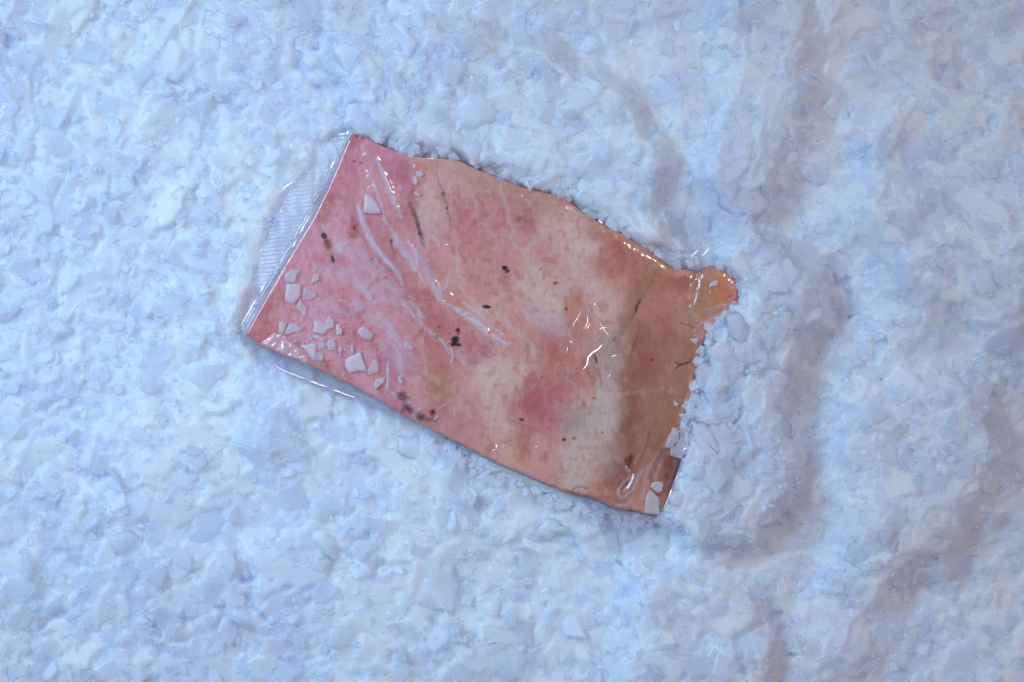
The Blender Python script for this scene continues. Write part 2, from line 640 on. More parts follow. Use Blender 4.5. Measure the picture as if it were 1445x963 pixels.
def soft_stroke(x, y, pts, w, soft=1.0, jitter=0.0, seed=0, taper=True, brk=0.0):
    pts = [tuple(q) for q in pts]
    xs = [q[0] for q in pts]
    ys = [q[1] for q in pts]
    r = w * 2 + soft + jitter + 4
    m = (x > min(xs) - r) & (x < max(xs) + r) & (y > min(ys) - r) & (y < max(ys) + r)
    res = np.zeros(x.shape)
    if not m.any():
        return res
    xx, yy = x[m], y[m]
    if jitter:
        xx = xx + jitter * fbm(xx, yy, 9, seed + 5, 3)
        yy = yy + jitter * fbm(xx, yy, 9, seed + 77, 3)
    sp = smooth(pts, max(8, len(pts) * 4)) if len(pts) > 2 else pts
    d, t = polydist(xx, yy, [tuple(q) for q in sp])
    ww = w * (0.25 + 0.75 * np.sin(np.pi * np.clip(t, 0.02, 0.98)) ** 0.6) if taper else w
    a = sstep(ww + soft, np.maximum(ww - soft, 0), d)
    if brk:
        a = a * sstep(brk - 0.25, brk + 0.1, fbm(xx, yy, 7, seed + 9, 3) + 0.5)
    res[m] = a
    return res


def blob(x, y, cx, cy, rx, ry, rot=0, rag=0.3, seed=0, hard=0.35):
    c, s = math.cos(math.radians(rot)), math.sin(math.radians(rot))
    u = ((x - cx) * c + (y - cy) * s) / rx
    v = (-(x - cx) * s + (y - cy) * c) / ry
    d = np.hypot(u, v) + rag * fbm(x, y, max(3.5, min(rx, ry) * 0.9), seed + int(cx), 4)
    return sstep(1.0 + hard, 1.0 - hard, d)


def srgb(r, g, b):
    c = np.array([r, g, b]) / 255.0
    return np.where(c < 0.04045, c / 12.92, ((c + 0.055) / 1.055) ** 2.4)


# colours as they are on the flesh itself
SALMON = srgb(242, 172, 152)
PINK = srgb(244, 162, 172)
DEEP = srgb(206, 108, 90)
CREAM = srgb(248, 220, 196)
GREYC = srgb(226, 210, 188)
TAN = srgb(204, 152, 108)
OLIVE = srgb(178, 124, 86)
BROWN = srgb(146, 72, 52)
MAG = srgb(214, 112, 132)
ORANGE = srgb(234, 148, 98)
RED = srgb(150, 34, 28)
BLACK = srgb(34, 22, 24)
WHITE = srgb(238, 220, 210)
FATL = srgb(236, 198, 186)


def paint_flesh(x, y):
    n = x.shape
    w1 = fbm(x, y, 60, 5, 5, 0.6)
    w2 = fbm(x + 30 * w1, y + 20 * w1, 34, 15, 5, 0.6)
    # fibres run down-left from the upper edge
    fu = x * 0.88 - y * 0.47
    fv = x * 0.47 + y * 0.88
    fib = fbm(fu + 10 * w1, fv * 0.22, 9, 31, 4, 0.6)
    col = np.empty(n + (3,))
    col[:] = SALMON

    def mix(c, a):
        nonlocal col
        a = np.clip(a, 0, 1)[..., None]
        col = col * (1 - a) + np.asarray(c) * a

    mix(PINK, sstep(660, 540, x + 0.2 * (y - 400) + 40 * w1) * 0.8)
    mix(CREAM, sstep(0.05, 0.75, w2) * 0.35 * sstep(560, 680, x))
    mix(DEEP, sstep(0.05, 0.7, -w2) * 0.42)
    mix(DEEP, sstep(0.1, 0.8, fib) * 0.30)
    mix(FATL, sstep(0.1, 0.8, -fib) * 0.30)
    bx_ = x + 13 * fbm(x, y, 38, 505, 3) + 6 * fbm(x, y, 11, 515, 3)
    by_ = y + 13 * fbm(x, y, 38, 525, 3) + 6 * fbm(x, y, 11, 535, 3) + 5 * fib

    def B(c, a, *k, **q):
        q.setdefault('rag', 0.45)
        q.setdefault('hard', 0.7)
        tex = 0.82 + 0.30 * sstep(-0.5, 0.5, fbm(x, y, 14, 545, 4, 0.65) + 0.4 * fib)
        mix(c, a * blob(bx_, by_, *k, **q) * tex)
    # broad areas
    B(TAN, 0.55, 720, 262, 130, 22, 20, seed=1)
    B(CREAM, 0.35, 655, 250, 60, 26, 14, seed=2)
    B(MAG, 0.30, 700, 320, 70, 60, 10, seed=3)
    B(DEEP, 0.35, 745, 308, 34, 20, 0, seed=4)
    B(BROWN, 0.30, 744, 306, 18, 4, -8, seed=4)
    B(CREAM, 0.65, 822, 355, 26, 52, 14, seed=5)
    B(CREAM, 0.45, 790, 320, 30, 26, 0, seed=6)
    B(CREAM, 0.55, 770, 415, 60, 26, 20, seed=7)
    B(CREAM, 0.6, 722, 525, 56, 26, 14, seed=8)
    B(CREAM, 0.45, 700, 560, 22, 60, -14, seed=9)
    B(DEEP, 0.55, 868, 340, 50, 16, 30, seed=10)
    B(DEEP, 0.55, 880, 375, 30, 34, 20, seed=11)
    B(BROWN, 0.30, 878, 362, 6, 14, -20, seed=12)
    B(TAN, 0.8, 925, 388, 20, 34, 20, seed=13)
    B(TAN, 0.55, 880, 330, 70, 9, 32, seed=14)
    B(DEEP, 0.60, 952, 400, 44, 12, 10, seed=15)
    B(BROWN, 0.55, 975, 398, 26, 10, 0, seed=16)
    B(DEEP, 0.50, 930, 440, 46, 34, -10, seed=17)
    B(BROWN, 0.62, 912, 505, 52, 44, -20, seed=18)
    B(MAG, 0.30, 925, 520, 30, 30, 0, seed=19)
    B(BROWN, 0.50, 905, 560, 42, 36, 0, seed=20)
    B(OLIVE, 0.80, 967, 520, 16, 60, 12, seed=21)
    B(OLIVE, 0.85, 945, 590, 36, 42, 20, seed=22)
    B(OLIVE, 0.65, 915, 630, 26, 46, 20, seed=23)
    B(BROWN, 0.75, 885, 590, 18, 26, 14, seed=24)
    B(BROWN, 0.70, 878, 640, 26, 34, 10, seed=25)
    B(BROWN, 0.65, 866, 690, 34, 24, 0, seed=26)
    B(ORANGE, 0.65, 846, 690, 22, 18, 0, seed=27)
    B(ORANGE, 0.40, 812, 690, 30, 12, 14, seed=27)
    B(GREYC, 0.7, 852, 555, 17, 50, 12, seed=28)
    B(GREYC, 0.7, 838, 610, 30, 56, 14, seed=29)
    B(GREYC, 0.6, 815, 655, 26, 32, 20, seed=30)
    B(GREYC * 0.72, 0.6, 806, 592, 26, 26, 20, seed=31)
    B(GREYC * 0.78, 0.6, 850, 500, 22, 40, 30, seed=32)
    B(CREAM, 0.5, 850, 430, 24, 34, 10, seed=33)
    B(OLIVE, 0.60, 885, 440, 13, 56, 27, seed=34)
    B(DEEP, 0.55, 785, 500, 40, 40, 0, seed=35)
    B(DEEP, 0.55, 815, 438, 13, 26, -6, seed=36)
    B(ORANGE, 0.50, 815, 430, 11, 16, 0, seed=37)
    B(MAG, 0.65, 762, 580, 34, 28, -20, seed=38)
    B(DEEP, 0.60, 745, 600, 20, 50, 14, seed=39)
    B(DEEP, 0.55, 775, 545, 40, 18, -20, seed=40)
    B(MAG, 0.65, 570, 242, 26, 20, 30, seed=41)
    B(MAG, 0.45, 576, 275, 10, 34, -8, seed=42)
    B(DEEP, 0.5, 583, 290, 7, 34, -4, seed=43)
    B(ORANGE, 0.5, 600, 230, 15, 8, 0, seed=44)
    B(CREAM, 0.5, 612, 300, 22, 34, -10, seed=45)
    B(MAG, 0.55, 668, 492, 24, 26, 30, seed=46)
    B(MAG, 0.45, 615, 450, 36, 26, 30, seed=47)
    B(MAG, 0.50, 548, 530, 20, 50, 0, seed=48)
    B(DEEP, 0.50, 620, 500, 36, 36, 30, seed=49)
    B(DEEP, 0.50, 570, 400, 22, 90, -32, seed=50)
    B(DEEP, 0.55, 460, 290, 26, 16, -60, seed=51)
    B(DEEP, 0.6, 375, 440, 14, 38, 32, seed=52)
    B(DEEP, 0.45, 400, 480, 44, 16, 24, seed=53)
    B(TAN, 0.6, 460, 528, 60, 9, 26, seed=54)
    B(MAG, 0.4, 640, 590, 40, 26, 20, seed=55)
    B(TAN, 0.5, 615, 548, 20, 20, 0, seed=56)
    B(ORANGE * 0.7, 0.6, 611, 548, 3, 8, 0, seed=56)
    B(MAG, 0.35, 510, 225, 26, 20, 0, seed=57)
    B(DEEP, 0.5, 500, 205, 10, 10, 0, seed=58)
    mix(TAN * np.array([1.05, 0.98, 0.95]), 0.30 * sstep(840, 960, x))
    # tail stump
    B(TAN, 0.9, 990, 432, 34, 12, -30, seed=59)
    B(TAN, 0.7, 1000, 410, 22, 22, 0, seed=60)
    B(ORANGE, 0.85, 1022, 400, 24, 20, 30, seed=61, rag=0.9)
    B(ORANGE, 0.7, 1012, 422, 12, 8, -20, seed=62)
    B(DEEP, 0.5, 1036, 418, 10, 10, 0, seed=63)
    # lower right cut face, dark red
    B(BROWN * np.array([0.9, 0.55, 0.6]), 0.9, 944, 668, 24, 44, 22, seed=64, rag=0.12)
    B(TAN, 0.6, 917, 690, 8, 40, 26, seed=65)
    B(ORANGE * 0.8, 0.7, 938, 706, 5, 26, 24, seed=66)
    # pale septa
    for k, (pts, w, a) in enumerate([
        ([(706, 258), (712, 285), (720, 315), (726, 345), (740, 352)], 2.4, .6), ([(740, 352), (758, 340), (768, 322), (774, 300)], 3.4, .6),
        ([(664, 268), (672, 300), (677, 325)], 2.0, .45), ([(636, 318), (643, 350), (650, 385), (655, 412), (672, 430)], 2.8, .5),
        ([(740, 352), (750, 372), (770, 390)], 5, .5), ([(800, 300), (812, 330), (822, 380), (826, 420), (828, 450)], 3.0, .5),
        ([(690, 350), (720, 345)], 2, .3), ([(748, 390), (720, 410), (690, 425)], 4, .45), ([(672, 430), (700, 445), (730, 470), (760, 500)], 5, .4),
        ([(600, 300), (602, 340), (607, 365)], 5, .35), ([(660, 330), (700, 300), (690, 280)], 1.6, .3),
        ([(560, 440), (590, 470), (600, 520), (620, 545)], 4, .35), ([(545, 440), (560, 480), (566, 530), (560, 560)], 6, .45),
        ([(440, 330), (470, 300), (490, 260)], 2, .2), ([(700, 560), (712, 600), (720, 640)], 3, .3), ([(870, 560), (930, 550), (955, 556)], 3, .3),
        ([(838, 385), (842, 420), (836, 445)], 2.0, .4), ([(640, 270), (665, 285), (650, 300)], 1.4, .3)]):
        mix(WHITE, 0.6 * a * soft_stroke(x, y, pts, w, 3.5, 6, k))
    # tan edge where the skin side shows through
    net = np.abs(fbm(x + 14 * w1, y + 10 * w2, 44, 601, 3))
    net2 = np.abs(fbm(x + 9 * w2, y, 19, 611, 3))
    mix(FATL, 0.34 * sstep(0.10, 0.0, net) * sstep(600, 700, x) * sstep(900, 840, x) * sstep(-0.4, 0.3, w1))
    mix(FATL, 0.16 * sstep(0.12, 0.0, net2) * sstep(900, 860, x))
    mix(DEEP, 0.35 * sstep(0.12, 0.6, fbm(x, y, 8, 621, 3) + 0.5 * fib))
    # dark veins
    for k, (pts, w, a, c) in enumerate([
        ([(616, 245), (622, 265), (628, 280), (633, 300), (636, 325)], 1.6, .5, srgb(120, 110, 96)),
        ([(578, 285), (585, 305), (592, 325), (598, 345)], 4.0, .55, srgb(120, 104, 84)),
        ([(583, 300), (590, 318), (596, 336)], 1.6, .6, srgb(66, 60, 60)),
        ([(926, 382), (918, 400), (906, 420), (896, 440), (880, 465), (870, 490)], 4.0, .22, srgb(120, 84, 52)),
        ([(904, 422), (900, 431), (896, 441)], 1.3, 1, BLACK), ([(952, 511), (960, 514), (970, 512), (984, 506)], 1.4, .8, srgb(70, 44, 34)),
        ([(960, 514), (954, 522)], 1.2, .7, srgb(70, 44, 34)), ([(961, 456), (972, 460), (978, 464)], 1.1, .6, BROWN),
        ([(552, 345), (556, 358)], 1.0, .6, srgb(110, 76, 84)), ([(838, 500), (843, 511)], 1.4, .8, srgb(90, 50, 46)),
        ([(869, 476), (866, 482)], 2.0, .7, srgb(120, 76, 90)), ([(826, 650), (822, 640)], 1.0, .3, BROWN),
        ([(892, 500), (900, 470)], 2.4, .35, BROWN), ([(845, 520), (848, 545)], 2.0, .4, BROWN), ([(590, 350), (596, 372)], 2, .35, srgb(120, 110, 96)),
        ([(918, 610), (908, 640), (898, 665)], 1.6, .5, BROWN), ([(805, 696), (815, 688), (830, 690)], 1.0, .5, BROWN),
        ([(466, 232), (452, 268), (436, 300), (420, 330)], 1.2, .35, DEEP)]):
        mix(c, a * soft_stroke(x, y, pts, w, 1.4, 2.5, k + 50))
    # blood spots and parasites
    for (cx, cy, rx, ry, rot, c, a) in [
        (457, 333, 3.6, 4.4, 0, BLACK, 1), (461, 342, 5, 9, -25, srgb(130, 50, 26), .85), (466, 350, 6, 8, 0, srgb(176, 96, 60), .6), (470, 366, 2.2, 5.2, -12, srgb(40, 34, 60), 1),
        (500, 321, 7, 9, 0, DEEP, .8), (500, 321, 2.3, 3.4, 30, RED * .5, 1), (501, 332, 9, 5, 0, srgb(180, 100, 70), .6), (498, 308, 3, 14, 0, MAG, .6),
        (712, 378, 4.2, 3.6, 20, BLACK, 1), (716, 383, 3.4, 2.4, -10, srgb(110, 30, 22), 1), (714, 394, 8, 8, 0, DEEP, .5),
        (686, 433, 5.8, 2.8, 8, BLACK, 1), (643, 480, 5.2, 5.6, 0, BLACK, 1), (640, 486, 4, 3, 0, BLACK, 1), (647, 487, 4.5, 2.5, 0, BLACK, .9), (646, 467, 3.4, 4.2, 0, RED * .6, 1),
        (552, 340, 2.3, 2.6, 0, srgb(86, 60, 66), .9), (593, 330, 3.2, 2.0, 10, srgb(90, 36, 30), .9), (625, 274, 2.6, 3.4, 0, srgb(120, 84, 70), .7), (631, 294, 1.5, 1.8, 0, srgb(60, 50, 50), .9),
        (736, 592.5, 3.0, 1.4, 6, BLACK, .95), (796, 621, 2.6, 2.2, -30, srgb(50, 20, 40), 1), (810, 619, 2.8, 2.2, 0, srgb(200, 120, 40), .9), (838, 562, 2.8, 1.6, 0, srgb(190, 110, 40), .9),
        (823, 571, 2.0, 1.2, 0, srgb(90, 50, 50), .9), (799, 437, 1.9, 2.4, 0, srgb(90, 16, 14), 1), (784, 400, 2.8, 1.8, -10, srgb(190, 80, 20), .9), (756, 437, 3.4, 2.6, 20, srgb(200, 116, 50), .8),
        (920, 508, 1.5, 1.7, 0, srgb(80, 16, 16), 1), (888, 650, 5, 9, 15, srgb(76, 24, 20), .85), (765, 533, 1.8, 1.6, 0, srgb(150, 86, 70), .8), (850, 611, 1.8, 1.8, 0, srgb(170, 96, 70), .8),
        (568, 560, 8, 6, 30, srgb(110, 54, 76), .8), (575, 577, 8, 7, 40, srgb(70, 30, 46), .85), (594, 588, 7, 5, 40, srgb(80, 44, 44), .85), (611, 582, 5, 4, 10, srgb(130, 10, 26), 1), (608, 592, 8, 4, 0, srgb(110, 50, 60), .7),
        (655, 389, 1.5, 1.3, 0, RED, .7), (763, 380, 1.6, 1.3, 0, srgb(150, 80, 80), .8), (620, 461, 2, 2, 0, RED, .6), (500, 228, 2.2, 1.2, 0, srgb(130, 70, 50), .8), (509, 230, 2.0, 1.4, 0, srgb(130, 70, 50), .8),
        (484, 421, 1.5, 1.2, 0, srgb(120, 60, 60), .8), (421, 485, 4, 3, 0, srgb(140, 56, 50), .7), (504, 192, 4, 2.4, 0, srgb(150, 40, 50), .8), (513, 195, 3, 2, 0, srgb(150, 40, 50), .7),
        (809, 696, 4, 1.6, 10, srgb(150, 60, 36), .7), (732, 308, 4, 3, 0, srgb(150, 70, 60), .5)]:
        mix(c, a * blob(x, y, cx, cy, rx, ry, rot, rag=0.35 if c is BLACK else 0.75, hard=0.35 if c is BLACK else 0.7))
    # frosted crumb corner
    fr = sstep(0, 3, sdf(x, y, FROST) + 3 * fbm(x, y, 8, 70, 3))
    mix(srgb(236, 186, 184), fr * 0.85)
    mix(srgb(250, 214, 210), fr * sstep(0.0, 0.6, fbm(x, y, 6, 72, 3)) * 0.7)
    return np.clip(col, 0.005, 0.95)


FROST = [(366, 486), (388, 470), (400, 470), (404, 478), (418, 486), (424, 494), (436, 504), (434, 514), (424, 514), (398, 503)]

# wrinkles of the clinging film: points, width, whitening (frost and painted reflections), ridge height mm
WR = [
    ([(531, 222), (538, 240), (546, 260), (555, 283), (562, 298), (566, 308)], 3.2, .75, .40, 0),
    ([(518, 242), (526, 256), (532, 270), (537, 286), (541, 300), (544, 314), (552, 322)], 2.0, .6, .35, 0),
    ([(505, 288), (509, 304), (516, 324), (523, 338), (532, 352), (545, 368), (558, 380), (568, 400)], 4.6, .8, .45, 0),
    ([(553, 324), (559, 338), (568, 352), (578, 366), (586, 380)], 5.2, .75, .45, 0),
    ([(574, 342), (586, 354), (589, 368), (591, 384), (600, 400)], 2.6, .6, .4, 0),
    ([(588, 352), (598, 372), (606, 392), (616, 412), (620, 424)], 4.5, .55, .4, 0),
    ([(602, 374), (606, 388), (614, 398), (622, 410), (624, 424), (634, 432)], 2.0, .6, .45, 0),
    ([(631, 391), (630, 402), (624, 412)], 2.4, .55, .35, 0),
    ([(634, 430), (650, 440), (665, 450), (680, 462), (695, 474), (716, 488)], 4.6, .85, .45, .28),
    ([(640, 436), (656, 446), (668, 458)], 3.0, .6, .4, .3),
    ([(655, 428), (672, 440), (690, 458), (712, 474)], 2.6, .7, .35, .35),
    ([(500, 392), (507, 404), (518, 416), (530, 428)], 5.5, .75, .3, .2),
    ([(505, 380), (520, 372), (532, 386)], 3.0, .45, .2, .4),
    ([(455, 380), (470, 388), (500, 386), (520, 400), (545, 420)], 12, .35, .15, .35),
    ([(480, 350), (500, 360), (520, 372), (545, 400), (570, 425), (590, 450)], 14, .45, .15, .3),
    ([(480, 300), (500, 320), (510, 345)], 5, .20, .1, .3),
    ([(440, 440), (470, 430), (500, 436), (530, 450), (548, 470)], 12, .35, .15, .3),
    ([(535, 445), (552, 470), (562, 500), (566, 520)], 7, .55, .2, .1),
    ([(540, 480), (570, 510), (585, 535)], 20, .28, .1, .15),
    ([(395, 460), (430, 480), (480, 500), (520, 500)], 14, .25, .1, .4),
    ([(570, 430), (585, 445), (598, 462), (620, 478), (634, 500)], 3.0, .7, .35, .35),
    ([(586, 432), (592, 440), (598, 448)], 3.2, .65, .2, 0),
    ([(604, 470), (615, 480), (628, 486), (634, 482)], 1.6, .7, .35, 0),
    ([(635, 490), (639, 500), (636, 513)], 2.2, .75, .4, 0),
    ([(646, 495), (653, 510), (662, 522), (675, 528), (683, 538), (688, 552), (692, 575), (696, 598)], 1.4, .65, .35, 0),
    ([(646, 500), (655, 512), (660, 520)], 4.5, .5, .3, .2),
    ([(548, 512), (548, 530), (546, 550)], 1.8, .7, .35, 0),
    ([(552, 555), (562, 560), (570, 566), (582, 572), (598, 582), (608, 586)], 2.6, .75, .4, .1),
    ([(616, 578), (626, 574), (636, 566)], 1.2, .5, .3, 0), ([(616, 580), (615, 592)], 2.4, .7, .3, 0),
    ([(640, 540), (650, 544), (654, 552), (648, 560)], 1.6, .5, .3, 0), ([(653, 562), (650, 575), (660, 580), (664, 590), (656, 595)], 1.5, .45, .3, 0),
    ([(634, 566), (640, 572), (643, 592)], 1.1, .45, .3, 0), ([(692, 600), (694, 618)], 1.0, .5, .3, 0),
    ([(613, 338), (619, 341), (620, 348)], 1.8, .65, .2, 0), ([(467, 309), (476, 312), (483, 318), (487, 327)], 1.2, .6, .3, 0),
    ([(455, 318), (459, 324), (460, 328)], 3.5, .5, .2, .2), ([(442, 370), (445, 380), (441, 382)], 3.2, .6, .2, .1),
    ([(601, 375), (608, 385)], 1.2, .4, .3, 0), ([(606, 274), (612, 277)], 1.0, .7, .2, 0), ([(570, 280), (572, 290)], 1.6, .6, .2, 0),
    ([(742, 440), (760, 446), (780, 454), (796, 470)], 17, .42, .12, .05), ([(756, 452), (790, 478)], 9, .22, .1, .1),  # broad lilac light reflection painted into the film
    ([(700, 330), (700, 334)], 1, .6, .2, 0), ([(732, 273), (736, 278)], 1.3, .7, .2, 0), ([(686, 268), (689, 272)], 1.4, .7, .2, 0),
    ([(745, 282), (750, 290)], .9, .6, .2, 0), ([(796, 393), (800, 396)], 1.6, .6, .2, 0), ([(735, 488), (736, 496)], 1.6, .5, .2, 0),
    ([(773, 362), (780, 358)], 2.6, .35, .2, .2), ([(826, 388), (828, 393)], 1.4, .5, .2, 0),
    ([(704, 470), (714, 478), (722, 486)], 2.5, .5, .3, .3),
    # right-end folds
    ([(984, 386), (988, 396), (989, 410)], 1.2, .30, .2, 0), ([(974, 430), (976, 440), (984, 446)], 3.6, .28, .2, 0),
    ([(981, 474), (982, 465), (992, 456), (1008, 446), (1026, 436)], 1.8, .35, .5, 0), ([(996, 440), (1010, 433), (1028, 430)], 2.0, .35, .3, 0),
    ([(884, 660), (889, 672), (880, 684), (872, 694), (878, 702), (890, 694), (897, 684)], 2.4, .45, .6, 0),
    ([(868, 712), (880, 714), (892, 706)], 2.6, .4, .4, 0), ([(906, 664), (900, 676), (894, 690)], 2.0, .3, .5, 0),
    ([(928, 640), (916, 660), (908, 680), (906, 705)], 3.0, .25, .7, 0), ([(902, 640), (893, 655)], 1, .3, .3, 0),
    ([(955, 522), (962, 518)], 1.2, .4, .2, 0), ([(946, 547), (949, 550), (947, 553)], 1.2, .6, .3, 0),
]
# glints: strips added over the film, tilted to mirror the lamp
GL = [
    ([(823, 521), (828, 515), (830, 505), (836, 498), (845, 492), (851, 484), (849, 480), (841, 475)], 2.6, .85),
    ([(845, 466), (850, 463), (857, 463)], 1.3, .6), ([(819, 440), (815, 449), (810, 456), (809, 462)], 1.2, .6),
    ([(829, 445), (829, 455), (824, 465)], 1.5, .45), ([(832, 457), (828, 465)], 1.6, .5), ([(862, 503), (870, 502)], 1.2, .55),
    ([(804, 481), (808, 484)], 1.2, .6), ([(801, 488), (800, 498)], .9, .5), ([(635, 413), (640, 417)], 2.6, .7), ([(627, 345), (634, 346)], .9, .5),
    ([(700, 627), (701, 633)], 1.8, .6), ([(693, 637), (700, 634)], 1.1, .5), ([(755, 631), (758, 630)], 1.3, .5), ([(857, 533), (862, 528)], 1.0, .5),
    ([(974, 402), (975, 403)], 1.6, .6), ([(485, 493), (490, 494)], 1.2, .5), ([(592, 398), (593, 399)], 1.2, .5), ([(838, 429), (840, 430)], 1.6, .4),
    ([(797, 655), (798, 656)], 1.2, .5), ([(721, 642), (723, 643)], 1.0, .5), ([(862, 478), (850, 462), (845, 450)], .8, .2),
]


def split_line(pts, w, z, n, skip=()):
    sp_ = smooth(pts, n * 5 + 1)
    res = []
    for k in range(n):
        if k in skip:
            continue
        f = math.sin(math.pi * (k + 0.5) / n) ** 0.5
        res.append(([tuple(q) for q in sp_[k * 5:k * 5 + 7]], w * (0.45 + 0.55 * f), z))
    return res


GL += split_line([(387, 514), (396, 521), (410, 527), (426, 533), (446, 541), (470, 550), (500, 561)], 1.7, 5.2, 11, (4, 7))
GL += split_line([(964, 648), (959, 663), (951, 684), (942, 706), (934, 725)], 2.8, 8.2, 6)
GL += split_line([(374, 400), (360, 425), (350, 442), (341, 458)], 1.9, 5.2, 5, (1,))
GL += split_line([(437, 305), (424, 328), (412, 350)], 1.8, 6.2, 4, (2,))
GL += [([(972, 364), (980, 358), (986, 352)], 1.3, 8.0), ([(990, 362), (996, 356), (1001, 349)], 1.4, 8.6), ([(989, 592), (994, 588), (998, 581)], 2.6, 11.5),
       ([(490, 190), (491, 184)], 2.2, 7.0), ([(472, 226), (466, 238)], 1.6, 6.0), ([(398, 268), (405, 262), (415, 256)], 1.6, 4.5),
       ([(365, 356), (372, 350)], 1.2, 4.2), ([(600, 223), (610, 224), (622, 225)], 1.2, 7.6), ([(845, 311), (850, 316)], 2.0, 8.2),
       ([(964, 636), (968, 632)], 1.6, 10.5), ([(988, 638), (993, 642)], 1.8, 11.5), ([(1008, 262), (1010, 264)], 1.0, 12.0)]


def rim(x, y):
    dT, _ = polydist(x, y, TOP)
    dR, _ = polydist(x, y, RIGHT)
    dB, _ = polydist(x, y, BOTTOM)
    dL, _ = polydist(x, y, LEFT)

    def prof(d, r, drop):
        t = np.clip(d / r, 0, 1)
        return -drop * (1 - np.sqrt(1 - (1 - t) ** 2))
    return prof(dT, 14, 1.3) + prof(dR, 12, 1.5) + prof(dB, 5, 0.9) + prof(dL, 3, 0.5)


def fillet_z(x, y):
    z = 8.2 + rim(x, y)
    z = z + 0.9 * fbm(x, y, 120, 8, 3) + 0.28 * fbm(x, y, 28, 18, 3) + 0.10 * fbm(x, y, 7, 28, 3)
    z = z - 1.6 * blob(x, y, 950, 665, 26, 52, 22, rag=0.1)              # cut face sits lower
    z = z - 0.5 * soft_stroke(x, y, [(988, 380), (982, 400), (976, 428)], 3, 6)
    z = z - 0.5 * soft_stroke(x, y, [(984, 470), (994, 456), (1016, 442)], 3, 4)
    z = z - 0.5 * blob(x, y, 566, 245, 20, 20)
    z = z + 0.5 * soft_stroke(x, y, [(520, 210), (560, 330), (640, 440), (720, 500)], 18, 16)
    fr = sstep(0, 4, sdf(x, y, FROST))
    z = z + fr * (0.5 + 0.55 * fbm(x, y, 6, 44, 3))
    # folds of the belly flap low right
    z = z - 0.7 * soft_stroke(x, y, [(892, 668), (885, 684), (878, 692)], 3, 3)
    return z


def border_loop(nu, nv):
    a = [i * nv for i in range(nu)]
    b = [(nu - 1) * nv + j for j in range(1, nv)]
    c = [i * nv + nv - 1 for i in range(nu - 2, -1, -1)]
    d = [j for j in range(nv - 2, 0, -1)]
    return np.array(a + b + c + d)


def sheet_with_skirt(name, X, Y, Z, steps, extra):
    """grid plus rings beyond its border. steps: (outward px, dz mm). extra: dict of per-vertex arrays"""
    nu, nv = X.shape
    x, y, z = X.ravel(), Y.ravel(), Z.ravel()
    loop = border_loop(nu, nv)
    n = len(loop)
    bx, by, bz = x[loop], y[loop], z[loop]
    tx = np.roll(bx, -4) - np.roll(bx, 4)
    ty = np.roll(by, -4) - np.roll(by, 4)
    ln = np.hypot(tx, ty) + 1e-9
    nx, ny = ty / ln, -tx / ln          # clockwise on screen (y down) -> outward
    F = [tuple(q) for q in grid_faces(nu, nv)[:, ::-1]]
    base = len(x)
    prev = loop
    xs, ys, zs = [x], [y], [z]
    ex = {k: [v.reshape(len(x), -1)] for k, v in extra.items()}
    for o, dz in steps:
        xs.append(bx + nx * o)
        ys.append(by + ny * o)
        zs.append(bz + dz)
        for k, v in extra.items():
            ex[k].append(v.reshape(len(x), -1)[loop])
        cur = np.arange(base, base + n)
        for i in range(n):
            j = (i + 1) % n
            F.append((prev[i], prev[j], cur[j], cur[i])[::-1])
        base += n
        prev = cur
    x = np.concatenate(xs)
    y = np.concatenate(ys)
    z = np.concatenate(zs)
    me = mesh_np(name, P(x, y, z), [4] * len(F), np.array(F).ravel())
    for k in ex:
        a = np.concatenate(ex[k])
        if a.shape[1] == 3:
            attr_c(me, k, a)
        else:
            attr_f(me, k, a[:, 0])
    return me


pack = bpy.data.objects.new('vacuum_packed_fish', None)
C.objects.link(pack)
pack.location = (0, 0, 0)
tag(pack, 'pink vacuum packed fish fillet in clear film lying on crushed ice', 'fish pack')

ZF = fillet_z(FX, FY)
colr = paint_flesh(FX, FY)
me = sheet_with_skirt('fillet', FX, FY, ZF, [(0.4, -0.8), (0.6, -2.5), (0.4, -6.0), (-2.0, -11.0)], {'flesh': colr})
link('fish_fillet', me, M_FLESH, pack, True)

# film that clings to the fillet
ridge = np.zeros(FX.shape)
frost_sheen = np.zeros(FX.shape)
for k, (pts, w, f, r, br) in enumerate(WR):
    a = soft_stroke(FX, FY, pts, w, min(5.0, 1.0 + w * 0.55), 2.2 + (3 if w > 6 else 0), k * 3, brk=br)
    frost_sheen = np.maximum(frost_sheen, a * f * (0.6 if w < 1.7 else 1.0))  # whitening also paints soft light reflected along the wrinkles
    ridge = np.maximum(ridge, soft_stroke(FX, FY, pts, w * 1.2, w * 1.1, 1.0, k * 3) * r * 0.5)
# small specks of frost and bubbles
sp = sstep(0.52, 0.70, fbm(FX, FY, 6, 201, 2)) * sstep(-0.1, 0.5, fbm(FX, FY, 50, 205, 2))
leftw = sstep(660, 520, FX)
frost_sheen = np.maximum(frost_sheen, sp * (0.12 + 0.35 * leftw))
hz_ = sstep(0.05, 0.55, fbm(FX, FY, 42, 210, 5, 0.6)) * leftw * sstep(240, 380, FY)  # painted sheen of the overhead light over the left half
frost_sheen = np.clip((frost_sheen * 1.15 + 0.36 * hz_) * (0.86 + 0.5 * fbm(FX * 0.87 - FY * 0.5, (FX * 0.5 + FY * 0.87) * 0.3, 4, 231, 3)), 0, 0.92)
for (cx, cy, rr2) in [(457, 333, 9), (461, 343, 10), (470, 366, 7), (643, 480, 9), (646, 467, 6), (500, 322, 7), (568, 562, 9), (578, 578, 9), (597, 587, 9), (611, 583, 7), (552, 342, 6), (590, 318, 14)]:
    frost_sheen = frost_sheen * (1 - 0.9 * blob(FX, FY, cx, cy, rr2, rr2, 0, rag=0.1))
ZW = ZF + 0.22 + ridge + 0.18 * np.abs(fbm(FX, FY, 22, 220, 3))
